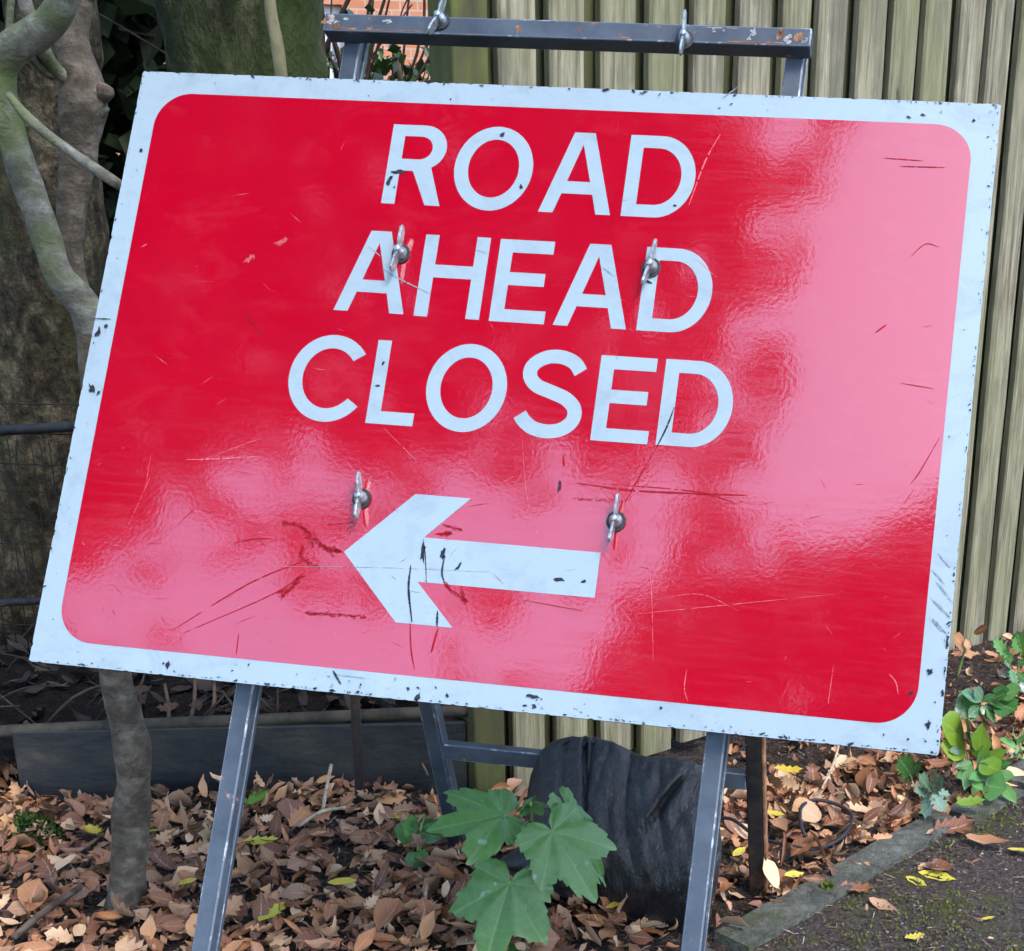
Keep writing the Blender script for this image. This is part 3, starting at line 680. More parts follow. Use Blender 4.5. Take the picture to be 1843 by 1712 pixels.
def flat(name, loops, z, mat, parent=None):
    loops = [[Vector((x, y, 0)) for x, y in l] for l in loops]; tri = tessellate_polygon(loops); pts = [(p.x, p.y, z) for l in loops for p in l]
    fs = []
    for t in tri:
        a, b, c = (pts[i] for i in t)
        fs.append(t if (b[0] - a[0]) * (c[1] - a[1]) - (b[1] - a[1]) * (c[0] - a[0]) > 0 else t[::-1])
    return obj(name, pts, fs, mat, parent or plate)
def arc(cx, cy, rx, ry, a0, a1, n=24): return [(cx + rx * math.cos(R(a0 + (a1 - a0) * i / n)), cy + ry * math.sin(R(a0 + (a1 - a0) * i / n))) for i in range(n + 1)]
m_ = .028; rr = .044
x0, y1 = PL(m_, m_); x1, y0 = PL(1.05 - m_, .75 - m_)
red = arc(x1 - rr, y1 - rr, rr, rr, 0, 90, 12) + arc(x0 + rr, y1 - rr, rr, rr, 90, 180, 12) + arc(x0 + rr, y0 + rr, rr, rr, 180, 270, 12) + arc(x1 - rr, y0 + rr, rr, rr, 270, 360, 12)
flat('red_panel', [red], .0003, RED)
def stroke(path, wd):
    L_, R_ = [], []
    for i, p in enumerate(path):
        a, b = path[max(i - 1, 0)], path[min(i + 1, len(path) - 1)]; dx, dy = b[0] - a[0], b[1] - a[1]; l = math.hypot(dx, dy)
        L_.append((p[0] - dy / l * wd / 2, p[1] + dx / l * wd / 2)); R_.append((p[0] + dy / l * wd / 2, p[1] - dx / l * wd / 2))
    return L_ + R_[::-1]
ST = 16.5
def glyph(c):
    if c == 'R': return [[(0, 0), (0, 102)] + arc(41, 73.5, 29.5, 28.5, 90, -62, 16) + [(72.5, 0), (54, 0), (33, 43), (ST, 43), (ST, 0)], [(ST, 58)] + [(ST, 87.5)] + arc(38, 72.75, 15, 14.75, 90, -90, 14)]
    if c == 'O': return [arc(48, 51, 48, 53.5, 0, 352, 46), arc(48, 51, 31, 37, 0, 352, 46)]
    if c == 'A': return [[(0, 0), (31, 102), (56, 102), (86.5, 0), (69, 0), (62, 24.5), (25, 24.5), (17.5, 0)], [(29.5, 40), (57.5, 40), (43.5, 87)]]
    if c == 'D': return [[(0, 0), (0, 102), (34, 102)] + arc(38, 51, 44, 51, 84, -84, 26) + [(34, 0)], [(ST, 15.5), (ST, 86.5), (33, 86.5)] + arc(36, 51, 29.5, 35.5, 86, -86, 24) + [(33, 15.5)]]
    if c == 'H': return [[(0, 0), (0, 102), (ST, 102), (ST, 65), (63, 65), (63, 102), (79.5, 102), (79.5, 0), (63, 0), (63, 49), (ST, 49), (ST, 0)]]
    if c == 'E': return [[(0, 0), (0, 102), (65.5, 102), (65.5, 86), (ST, 86), (ST, 61.5), (59.5, 61.5), (59.5, 45.5), (ST, 45.5), (ST, 15.5), (66, 15.5), (66, 0)]]
    if c == 'L': return [[(0, 0), (0, 102), (ST, 102), (ST, 15.5), (57, 15.5), (57, 0)]]
    if c == 'C': return [arc(50, 51, 50, 53.5, 37, 323, 40) + arc(50, 51, 33, 37, 322, 38, 36)]
    if c == 'S': return [stroke([(p[0], p[1]) for p in catmull([(71, 79), (62, 90), (45, 96), (27, 93.5), (13.5, 83), (12.5, 70), (22, 59.5), (40, 53), (58, 46), (69, 35), (69, 21), (58, 10), (42, 6), (25, 8.5), (13, 16), (6.5, 24)], 5)], ST)]
texts = [('R', 336, 159), ('O', 419.5, 159), ('A', 529, 159.5), ('D', 628, 159.5), ('A', 299, 296.5), ('H', 398, 297.5), ('E', 489.5, 298), ('A', 566, 298), ('D', 664.5, 298),
         ('C', 258, 432), ('L', 360.5, 432), ('O', 427, 432), ('S', 536, 432), ('E', 628.5, 432.5), ('D', 704, 432)]
for c, u, v in texts:
    flat('letter', [[PL((u + x) / 1000, (v - y) / 1000) for x, y in l] for l in glyph(c)], .0006, WHITE)['label'] = 'white letter ' + c
ar = [(360, 587), (434, 512), (500, 512), (452, 562), (658, 562), (658, 614), (452, 614), (501, 663), (434, 663)]
flat('arrow', [[PL(a / 1000, b / 1000) for a, b in ar]], .0006, WHITE)['label'] = 'white arrow pointing left'
# chips, scuffs and scratches (flat wear on the face)
def wear(name, polys, mat, z):
    V = []; F = []
    for p in polys:
        k = len(V); V += [(x, y, z) for x, y in p]; cx = sum(q_[0] for q_ in p) / len(p); cy = sum(q_[1] for q_ in p) / len(p)
        a2 = sum(p[i][0] * p[(i + 1) % len(p)][1] - p[(i + 1) % len(p)][0] * p[i][1] for i in range(len(p)))
        V.append((cx, cy, z)); c = len(V) - 1; m = len(p)
        for i in range(m): F.append((k + i, k + (i + 1) % m, c) if a2 > 0 else (k + (i + 1) % m, k + i, c))
    o = obj(name, V, F, mat, plate); o['kind'] = 'stuff'; return o
def blob(u, v, rx_, ry_, ang=0., n=11, jag=.5):
    q_ = []
    for i in range(n):
        an = 2 * math.pi * i / n; k = 1 + rnd.uniform(-jag, jag); x, y = rx_ * k * math.cos(an), ry_ * k * math.sin(an)
        q_.append(PL(u + x * math.cos(ang) - y * math.sin(ang), v + x * math.sin(ang) + y * math.cos(ang)))
    return q_
def ragged(pts, wd):
    uv = [SUV(*p) for p in pts]; path = catmull([(a, b) for a, b in uv], 12) if len(uv) > 2 else [np.array(uv[0]) + (np.array(uv[1]) - np.array(uv[0])) * t for t in np.linspace(0, 1, 16)]
    res = []; an0 = math.atan2(path[-1][1] - path[0][1], path[-1][0] - path[0][0])
    for p in path:
        for _ in range(4):
            s_ = wd * rnd.uniform(.12, .55); res.append(blob(p[0] + rnd.gauss(0, wd * .55), p[1] + rnd.gauss(0, wd * .5), s_ * rnd.uniform(.8, 2.6), s_ * rnd.uniform(.25, .7), an0 + rnd.gauss(0, .45), 9, .6))
    return res
def line_strips(pts, wd, jit=.0002, brk=.0):
    """broken quads along a px polyline"""
    uv = [SUV(*p) for p in pts]; res = []; path = catmull([(a, b) for a, b in uv], 22) if len(uv) > 2 else [np.array(uv[0]) + (np.array(uv[1]) - np.array(uv[0])) * t for t in np.linspace(0, 1, 30)]
    n = len(path)
    for i in range(n - 1):
        if rnd.random() < brk: continue
        a, b = path[i], path[i + 1]; d = b - a; l = np.hypot(*d) or 1; nx, ny = -d[1] / l, d[0] / l
        def w_(j): return wd * (.35 + .65 * math.sin(math.pi * (j + .3) / (n + .6))) * rnd.uniform(.6, 1.2)
        w0, w1 = w_(i), w_(i + 1)
        res.append([PL(a[0] + nx * w0, a[1] + ny * w0), PL(b[0] + nx * w1, b[1] + ny * w1), PL(b[0] - nx * w1, b[1] - ny * w1), PL(a[0] - nx * w0, a[1] - ny * w0)])
    return res
dark, dred, pale, grey = [], [], [], []
for (x, y, a, b, an) in ((255, 271, 3.5, 4, 0), (178, 598, 5, 9, .2), (192, 588, 3, 4, 0), (166, 700, 5, 9, -.7), (178, 708, 2, 6, .4), (303, 1198, 5, 6, 0), (752, 1256, 4, 8, 0), (645, 1246, 3, 3, 0), (735, 1240, 2.5, 3, 0), (805, 1252, 3, 3, 0), (960, 1254, 9, 3, .1), (962, 1272, 4, 4, 0), (945, 1270, 4, 2, 0), (1674, 1210, 5, 5, 0), (1671, 1304, 5, 7, 0), (1683, 1264, 1.5, 1.5, 0), (1634, 1331, 2, 2, 0), (1752, 218, 2.5, 3, 0), (1636, 212, 4, 2, .2), (1662, 208, 5, 2, .2), (1190, 1274, 3, 2, 0),
                        (717, 310, 14, 4, -.15), (701, 326, 4, 13, .3), (710, 338, 2, 2, 0), (905, 243, 3, 5, .5), (938, 337, 3, 4, 0), (1215, 371, 3, 2, 0), (762, 996, 4, 18, -.1), (798, 998, 5, 9, 0), (826, 1020, 2, 8, .5), (1050, 1047, 4, 3, 0), (1007, 1044, 7, 3, 0), (690, 655, 3, 4, 0), (681, 695, 5, 2, 0), (1166, 508, 7, 3, .4), (1007, 876, 3, 8, 0), (1640, 1248, 3, 3, 0)):
    u, v = SUV(x, y); dark.append(blob(u, v, a * .00066, b * .00066, an, 12))
for pts, w_ in (([(1214, 734), (1200, 770), (1184, 802)], .0011), ([(740, 1018), (736, 1060), (742, 1120)], .0014), ([(801, 1000), (796, 1030), (800, 1048)], .0012), ([(788, 1100), (787, 1128)], .0014), ([(600, 1207), (606, 1218), (614, 1232)], .0014), ([(1330, 1360 - 10), (1345, 1340)], .0011), ([(762, 970), (766, 1000), (768, 1050)], .0006), ([(168, 574), (200, 575)], .0009)):
    dark += line_strips(pts, w_, brk=.03)
# chipped paint along the rim
for (a, b, n, inset) in (((52, 1190), (1690, 1360), 130, .0028), ((258, 128), (1803, 187), 70, .002), ((1803, 187), (1690, 1360), 75, .003), ((258, 128), (52, 1190), 28, .002)):
    u0, v0 = SUV(*a); u1, v1 = SUV(*b); cu, cv = .525, .375
    for _ in range(n):
        t = rnd.random(); u, v = u0 + (u1 - u0) * t, v0 + (v1 - v0) * t; du, dv = -(v1 - v0), (u1 - u0); l = math.hypot(du, dv); du, dv = du / l, dv / l
        if (cu - u) * du + (cv - v) * dv < 0: du, dv = -du, -dv
        k = abs(rnd.gauss(0, inset)) * rnd.random() + .0008; s_ = rnd.uniform(.0005, .0019) if rnd.random() < .85 else rnd.uniform(.002, .0035); u = min(max(u + du * k, .0022), 1.0478); v = min(max(v + dv * k, .0022), .7478)
        dark.append(blob(u, v, s_, s_ * rnd.uniform(.2, .6), math.atan2(v1 - v0, u1 - u0) + rnd.gauss(0, .5), 8, .6))
for i in range(75):    # specks on the white border
    side = rnd.random(); t = rnd.random()
    u, v = (t * 1.03 + .01, rnd.uniform(.727, .744)) if side < .5 else ((t * 1.03 + .01, rnd.uniform(.006, .022)) if side < .68 else ((rnd.uniform(1.027, 1.044), t * .73 + .01) if side < .9 else (rnd.uniform(.006, .022), t * .73 + .01)))
    (dark if rnd.random() < .45 else grey).append(blob(u, v, rnd.uniform(.0004, .0018), rnd.uniform(.0004, .0012), rnd.uniform(0, 3), 7))
for (x, y) in ((1700, 1010), (1690, 1040), (1696, 1060), (1706, 1075), (1688, 1090), (1700, 1100), (1685, 1125), (1694, 1130)):
    grey += line_strips([(x - 12, y - 14), (x + 10, y + 12)], .0009, brk=.2)
for pts, w_ in (([(665, 445), (685, 462)], .0007), ([(690, 485), (714, 500), (775, 530)], .0009), ([(857, 450), (876, 457)], .0006), ([(1086, 483), (1105, 498)], .0010), ([(480, 1020), (680, 1022), (880, 1030)], .0003), ([(1330, 156), (1300, 178)], .0006), ([(600, 1214), (660, 1221)], .0005)):
    grey += line_strips(pts, w_, brk=.05)
# dark red gouges
for pts, w_ in (([(1184, 802), (1150, 860), (1125, 905)], .0011), ([(1040, 870), (1150, 884), (1345, 892)], .0015), ([(1035, 898), (1120, 902)], .0028), ([(1100, 872), (1250, 885), (1330, 908)], .0008), ([(738, 1120), (740, 1170), (746, 1205)], .0011), ([(788, 1132), (776, 1175)], .0016), ([(800, 1048), (815, 1066), (842, 1082)], .0035), ([(830, 1065), (838, 1085)], .003), ([(553, 1104), (600, 1106), (660, 1112)], .0042), ([(508, 1075), (525, 1055), (545, 1035)], .0042), ([(500, 1068), (515, 1060)], .002), ([(510, 942), (545, 950), (565, 985)], .004), ([(545, 950), (585, 985), (612, 992)], .005), ([(545, 985), (543, 1005), (575, 1022)], .0035), ([(590, 945), (640, 940)], .002), ([(560, 965), (600, 1000)], .004), ([(800, 945), (830, 955)], .003), ([(790, 962), (812, 960)], .004), ([(1014, 820), (1015, 840)], .0016), ([(420, 978), (460, 970), (490, 970)], .0009), ([(1690, 790), (1655, 850), (1640, 870)], .0009), ([(1620, 300), (1700, 302)], .0009), ([(1590, 285), (1660, 290)], .0007), ([(1640, 462), (1665, 440), (1690, 445)], .0006), ([(1575, 600), (1595, 585)], .0012), ([(1620, 690), (1680, 700)], .0006), ([(310, 1135), (450, 1050), (560, 1005)], .0009), ([(330, 1140), (480, 1075), (540, 1040)], .0007), ([(425, 1180), (430, 1140)], .0007), ([(445, 570), (470, 600)], .003), ([(250, 635), (320, 648)], .002), ([(1050, 1100), (940, 1080)], .0006)):
    dred += ragged(pts, w_ * .62) if w_ > .0019 else line_strips(pts, w_ * .8, brk=.06)
for i in range(230):
    u, v = rnd.uniform(.04, 1.01), rnd.uniform(.04, .71)
    if rnd.random() < .5: v = rnd.uniform(.45, .71)
    an = rnd.gauss(.05, .5) if rnd.random() < .7 else rnd.uniform(0, 3.14); ln = abs(rnd.gauss(0, .007)) + .0008; w_ = rnd.uniform(.0001, .00032)
    q_ = [PL(u - math.cos(an) * ln, v - math.sin(an) * ln), PL(u - math.sin(an) * w_, v + math.cos(an) * w_), PL(u + math.cos(an) * ln, v + math.sin(an) * ln), PL(u + math.sin(an) * w_, v - math.cos(an) * w_)]
    (dred if rnd.random() < .6 else pale).append(q_)
for pts, w_ in (([(1298, 240), (1270, 290), (1240, 370)], .0012), ([(360, 830), (440, 800), (470, 790)], .0006), ([(335, 828), (400, 826), (470, 822)], .0013), ([(272, 820), (262, 880)], .0005), ([(225, 960), (262, 880), (270, 860)], .0005), ([(1600, 1213), (1612, 1228), (1617, 1250)], .001), ([(1236, 1205), (1232, 1240), (1238, 1262)], .0008), ([(1160, 1000), (1172, 1052), (1176, 1190)], .0005), ([(1090, 1100), (1062, 1205)], .0009), ([(1500, 1200), (1490, 1270)], .0005), ([(940, 790), (950, 900), (980, 1000)], .0004), ([(690, 770), (730, 810), (750, 830)], .0005), ([(1100, 1110), (1300, 1090), (1500, 1070)], .0004), ([(445, 470), (455, 462)], .004), ([(500, 440), (515, 432)], .004), ([(1245, 460), (1290, 500)], .0005), ([(1180, 1080), (1260, 1070), (1330, 1100)], .0004), ([(255, 445), (265, 440)], .001)):
    pale += ragged(pts, w_ * .6) if w_ > .002 else line_strips(pts, w_ * .7, brk=.08)
wear('dark_chips', dark, CHIP, .0012); wear('gouges', dred, SCDARK, .0009); wear('scratches', pale, SCPALE, .0008); wear('scuffs', grey, SCGREY, .0010)

# wing nuts
def lathe(prof, seg=14):
    V = []; F = []
    for i in range(seg):
        an = 2 * math.pi * i / seg
        for r, z in prof: V.append((r * math.cos(an), r * math.sin(an), z))
    k = len(prof)
    for i in range(seg):
        for j in range(k - 1): F.append((i * k + j, ((i + 1) % seg) * k + j, ((i + 1) % seg) * k + j + 1, i * k + j + 1))
    F.append(tuple(i * k + k - 1 for i in range(seg))); return V, F
hubV, hubF = lathe([(.0088, .003), (.008, .008), (.006, .013), (.0042, .0145), (.0042, .018), (.0034, .019)])
hub_me = mesh('wing_nut', hubV, hubF, ZINC, True)
wV, wF = lathe([(.0125, .0012), (.0125, .003), (.006, .0032)]); wash_me = mesh('washer', wV, wF, RUBBER)
bm = bmesh.new()
def wing(sgn):
    pr = [(.003, .005), (.012, .005), (.022, .009), (.029, .013), (.030, .019), (.026, .0225), (.013, .021), (.003, .0165)]
    a = [bm.verts.new((-.0016, sgn * y, z)) for y, z in pr]; b = [bm.verts.new((.0016, sgn * y, z)) for y, z in pr]
    bm.faces.new(a); bm.faces.new(b[::-1])
    for i in range(len(pr)): bm.faces.new((a[i], b[i], b[(i + 1) % len(pr)], a[(i + 1) % len(pr)]))
wing(1); wing(-1); bmesh.ops.recalc_face_normals(bm, faces=bm.faces); bmesh.ops.bevel(bm, geom=bm.edges[:], offset=.0007, segments=1, affect='EDGES')
wing_me = bpy.data.meshes.new('wings'); bm.to_mesh(wing_me); bm.free(); wing_me.materials.append(ZINC)
for u, v, w_, rot in ((.3712, .222, 0, -.10), (.6725, .222, 0, -.16), (.3715, .523, 0, .10), (.671, .525, 0, -.05), (.372, -.083, -.0045, -.25), (.675, -.068, -.0045, .02)):
    o = link('wing_nut', hub_me, sign); o.matrix_basis = Matrix.Translation(S(u, v, w_)) @ SM.to_3x3().to_4x4() @ Matrix.Rotation(rot, 4, 'Z') @ Matrix.Diagonal((.9, .95, .95, 1))
    for nm, mm in (('wings', wing_me), ('washer', wash_me)): link(nm, mm, o)

# frame: two front legs, three cross bars, hinged rear frame
GZ = .0
def leg_uv(pb, pt):
    (ub, vb), (ut, vt) = SUV(*pb, -.030), SUV(*pt, -.030); k = (ub - ut) / (vb - vt); f_ = lambda v: ut + k * (v - vt)
    t = (S(f_(1.2), 0, -.030).z - GZ) / -EV.z; return S(f_(-.108), -.108, -.030), S(f_(t), t, -.030)
for pb, pt, wd in (((360, 1712), (624, 136), .022), ((1243, 1712), (1423, 168), .022)):
    a, b = leg_uv(pb, pt); lg = bar('leg', a, b, EU, wd, .019, STEEL, sign, .002)
    # welded flange along the inner edge
    bar('flange', a + EU * (wd / 2 + .0015) - NW * .012, b + EU * (wd / 2 + .0015) - NW * .012, EU, .003, .007, STEEL, lg, .0008)
for v, u0, u1 in ((-.0785, .222, .8245), (.222, .25, .83), (.523, .25, .83)):
    cb = bar('crossbar', S(u0, v, -.0045), S(u1, v, -.0045), EV, .0235, .0250, STEEL, sign, .0018)
    # dark square painted for the shade inside the open tube end
    if v < 0:
        topbar = cb
        c = S(u1 + .0004, v, -.017); obj('tube_end_shade', [c + EV * s_ * .008 + NW * t_ * .008 for s_, t_ in ((-1, -1), (1, -1), (1, 1), (-1, 1))], [(0, 1, 2, 3)], RUBBER, cb)
def bar_patch(name, spots, mat, w_):
    V = []; F = []
    for u, v, a, b in spots:
        for _ in range(5):
            q_ = []; uu, vv = u + rnd.gauss(0, a * .5), v + rnd.gauss(0, b * .5); n_ = 10
            for i in range(n_):
                an = -2 * math.pi * i / n_; k_ = 1 + rnd.uniform(-.6, .6); q_.append(S(uu + a * .45 * k_ * math.cos(an), min(max(vv + b * .45 * k_ * math.sin(an), -.0887), -.0683), w_))
            F.append(tuple(range(len(V), len(V) + n_))); V += q_
    tag(obj(name, V, F, mat, topbar), kind='stuff')
bar_patch('rust_patches', [(.228, -.078, .006, .008), (.238, -.072, .006, .004), (.255, -.0700, .02, .0015), (.30, -.0697, .02, .0012), (.345, -.0697, .02, .001), (.79, -.080, .006, .006), (.775, -.0700, .02, .0012), (.745, -.0698, .02, .0014), (.812, -.081, .006, .006), (.60, -.0700, .012, .001), (.47, -.076, .005, .004)], RUST_LITEDGE, -.0041)
bar_patch('bare_patches', [(.236, -.081, .008, .005), (.25, -.082, .004, .003), (.305, -.082, .006, .003), (.72, -.0862, .016, .0012), (.708, -.083, .003, .002), (.72, -.0828, .002, .002), (.756, -.078, .005, .006), (.795, -.076, .006, .005), (.818, -.074, .004, .004)], simple('bare metal', [(.3, (.16, .16, .15)), (.7, (.36, .35, .33))], 200, .6), -.0039)
def rear(pa, pb):
    foot = G(*pb); n_ = Vector(ray(*pa)).cross(Vector(ray(*pb))); P = S(0, .14, -.062); s_ = -(P - Vector(CAM)).dot(n_) / EU.dot(n_); return P + EU * s_, foot
tl, fl = rear((765, 1268), (820, 1530)); tr, fr = rear((1355, 1332), (1362, 1604))
for a, b in ((tl, fl), (tr, fr)):
    d = (b - a).normalized(); rlg = bar('rear_leg', a, b + d * .03, EU, .024, .024, STEEL if a is tl else RUSTY, sign, .002)
    bar('flange', a + EU * .0145, b + EU * .0145 + d * .03, EU, .004, .022, STEEL if a is tl else RUST_LITEDGE, rlg, .001)  # right flange: rust, with the light on that side painted in
def at_y(a, b, py):      # point of the segment seen at image row py
    best = None
    for i in range(200):
        p = a + (b - a) * i / 199; c = M.T @ (np.array(p) - CAM); y = c[1] / c[2] * FPX + PPY
        if best is None or abs(y - py) < best[0]: best = (abs(y - py), p)
    return best[1]
rl, rr_ = at_y(tl, fl, 1352), at_y(tr, fr, 1410)
rdir = (rr_ - rl).normalized()
bar('rear_crossbar', rl + rdir * .012, rr_ - rdir * .012, Vector((0, 0, 1)), .026, .022, STEEL, sign, .002)
bar('hinge_bar', S(.2, .135, -.040), S(.83, .135, -.040), EV, .022, .022, STEEL, sign, .002)
for u in (.25, .80): box('hinge', S(u, .11, -.068), EU * .006, EV * .05, NW * .036, STEEL, sign, .001)

# ------------------------------------------------------------------ black sandbag slung over the rear bar
def lerp_tab(tab, x):
    for (a, b), (c, d) in zip(tab, tab[1:]):
        if x <= c: return b + (d - b) * (x - a) / (c - a)
    return tab[-1][1]
bagy = (rl.y + rr_.y) / 2
yb_ = bagy + .01
topt = [(945, 1452), (955, 1395), (972, 1352), (995, 1334), (1030, 1326), (1070, 1328), (1105, 1336), (1140, 1356), (1165, 1362), (1215, 1363), (1250, 1373), (1272, 1396), (1290, 1450), (1300, 1520)]
bott = [(945, 1575), (972, 1592), (995, 1602), (1030, 1615), (1070, 1628), (1105, 1644), (1140, 1656), (1215, 1668), (1250, 1668), (1272, 1650), (1290, 1600), (1300, 1530)]
us = np.linspace(945, 1300, 170); nt_ = 110; V = []; F = []
for i, u in enumerate(us):
    e = min((u - 944) / 60, (1301 - u) / 45, 1.); e = math.sqrt(max(1 - (1 - e) ** 2, .0008))
    vt, vb = lerp_tab(topt, u), lerp_tab(bott, u)
    dy = (u - 945) / 355 * -.115      # follows the bar
    for k in range(nt_):
        an = 2 * math.pi * k / nt_; s_ = math.cos(an); t = (1 - s_) / 2       # t: 0 top .. 1 bottom
        thick = (.030 + .075 * t ** .8) * e
        yy = math.sin(an); yy = math.copysign(abs(yy) ** .75, yy) * thick
        vv = vt + (vb - vt) * t
        y = yb_ + .02 + dy - yy - .05 * t
        p = AY(u, vv, y)
        # folds hanging from the bar
        ph = u * .05 + 2.2 * noise.noise(Vector((u * .012, t * 1.2, 0))) - t * (u - 1050) * .012
        pl = 1 - abs(math.sin(ph)) ** .55
        fold = -.022 * pl * max(0, 1 - t * 1.25) ** .8 * (.4 + .6 * abs(noise.noise(Vector((u * .01, 4, 1))) * 2)) + .010 * noise.noise(Vector((u * .013, t * 1.8, 2))) + .004 * noise.noise(Vector((u * .05, t * 7, 5))) - .004 * (1 - abs(noise.noise(Vector((u * .02 + t * 2, t * 2.2, 12))))) ** 10 * (1 - .5 * t)
        cu_ = 1182 + (t - .33) * -210; tp = max(0., math.sin(math.pi * min(max((t - .05) / .42, 0), 1))); g = math.exp(-((u - cu_) / (1 + 5 * tp)) ** 2) * tp; fold -= .020 * g; fold += .010 * math.exp(-((u - cu_ + 12) / 8) ** 2) * tp
        g2 = math.exp(-((u - 1052) / 4) ** 2) * max(0, .5 - t) * 2; fold -= .018 * g2
        outn = Vector((0, -math.copysign(1, math.sin(an) or 1), .25)).normalized()
        p = p + outn * fold * min(1, e * 1.3)
        V.append(p)
n = len(us)
for i in range(n - 1):
    for k in range(nt_): F.append((i * nt_ + k, (i + 1) * nt_ + k, (i + 1) * nt_ + (k + 1) % nt_, i * nt_ + (k + 1) % nt_))
F.append(tuple(range(nt_))); F.append(tuple((n - 1) * nt_ + k for k in range(nt_))[::-1])
bag = empty('sandbag', G(1100, 1640)); tag(bag, 'black crumpled sandbag hung over the rear bar of the sign frame', 'sandbag')
o = obj('sack', V, F, BAGM, bag, True)
bm = bmesh.new(); bm.from_mesh(o.data); bmesh.ops.recalc_face_normals(bm, faces=bm.faces); bm.to_mesh(o.data); bm.free()
# tucked corner of the sack at the lower left
cn = []
for (u, v) in ((900, 1556), (930, 1535), (955, 1520), (990, 1530), (1020, 1560), (1030, 1612), (985, 1596), (945, 1580), (915, 1570)): cn.append((u, v))
V = [AY(u, v, bagy - .10) for u, v in cn] + [AY(u, v, bagy - .02) for u, v in cn] + [AY(965, 1560, bagy - .135)]
k = len(cn); F = [(i, (i + 1) % k, 2 * k) for i in range(k)] + [(i, k + i, k + (i + 1) % k, (i + 1) % k) for i in range(k)]
o = obj('sack_corner', V, F, BAGM, bag, True); 
bm = bmesh.new(); bm.from_mesh(o.data); bmesh.ops.subdivide_edges(bm, edges=bm.edges[:], cuts=2, use_grid_fill=True, smooth=.6); bmesh.ops.recalc_face_normals(bm, faces=bm.faces); bm.to_mesh(o.data); bm.free()

# ------------------------------------------------------------------ plants
def leaf_at(name, base_, tip, upv, width, mat, parent, prof=OVAL, fold=.25, curl=.2, seed=0):
    x = tip - base_; L_ = x.length; x = x / L_; y = upv.cross(x); y.normalize(); z = x.cross(y)
    v, f = leaf_arr(prof, 1., fold, curl, random.uniform(-.15, .15), seed, .01)
    V = [base_ + (x * p[0] + y * p[1] * width + z * p[2] * .8) * L_ for p in v]
    o = obj(name, V, f, mat, parent, True); lv(o.data, leaf_lv(len(V), prof)); return o
TOCAM = Vector((0, -.75, .66)).normalized()
def palmate(name, base_, tip, nrm, mat, parent, wscale=1., seed=0, droop=.12, foldv=.11):
    """five-lobed toothed leaf; base_ is the stalk end"""
    x = tip - base_; L_ = x.length; x /= L_; y = nrm.cross(x).normalized(); z = x.cross(y); rd = random.Random(seed)
    key = [(0, 1.0), (9, .86), (25, .60), (38, .72), (50, .84), (60, .72), (78, .50), (92, .50), (106, .52), (120, .42), (140, .30), (158, .16), (172, .03)]
    n = 84; rings = (.0, .12, .3, .5, .68, .82, .93, 1.); V = []; F = []; LV = []
    def rad(th_):
        for (a0, r0), (a1, r1_) in zip(key, key[1:]):
            if th_ <= a1:
                t = (th_ - a0) / (a1 - a0); t = t * t * (3 - 2 * t) * .6 + t * .4; return r0 + (r1_ - r0) * t
        return key[-1][1]
    for s_ in (1, -1):
        st = len(V); ph = rd.uniform(0, 1); k1, k2 = rd.uniform(.9, 1.1), rd.uniform(.9, 1.08)
        outl = []
        for i in range(n + 1):
            th_ = 172 * i / n; r = rad(th_) * (k1 if 30 < th_ < 75 else k2 if th_ > 80 else 1)
            saw = ((i / n * 15 + ph) % 1.); r *= 1 + (.10 * (1 - saw) - .05) * (1 if 4 < th_ < 150 else 0) * rd.uniform(.7, 1.2)
            outl.append((math.radians(th_), r))
        for q_ in rings:
            for th_, r in outl:
                px_, py_ = q_ * r * math.cos(th_), s_ * q_ * r * math.sin(th_) * wscale; d = abs(py_); rho = q_ * r
                vein = -.010 * math.cos(th_ / .838 * 2 * math.pi) * min(1, rho * 3)
                zz = foldv * d - droop * px_ * abs(px_) * 1.3 - .42 * d * d + vein + .02 * noise.noise(Vector((px_ * 5, py_ * 5, seed))) + .03 * q_ ** 3 * noise.noise(Vector((px_ * 9, py_ * 9, seed + 3)))
                V.append(base_ + (x * px_ + y * py_ + z * zz) * L_); LV.append((.5 + s_ * th_ / 3.6, rho, 0))
        m = n + 1
        for i in range(len(rings) - 1):
            for j in range(m - 1):
                q_ = (st + i * m + j, st + i * m + j + 1, st + (i + 1) * m + j + 1, st + (i + 1) * m + j)
                F.append(q_ if s_ < 0 else q_[::-1])
    o = obj(name, V, F, mat, parent, True); lv(o.data, LV); return o
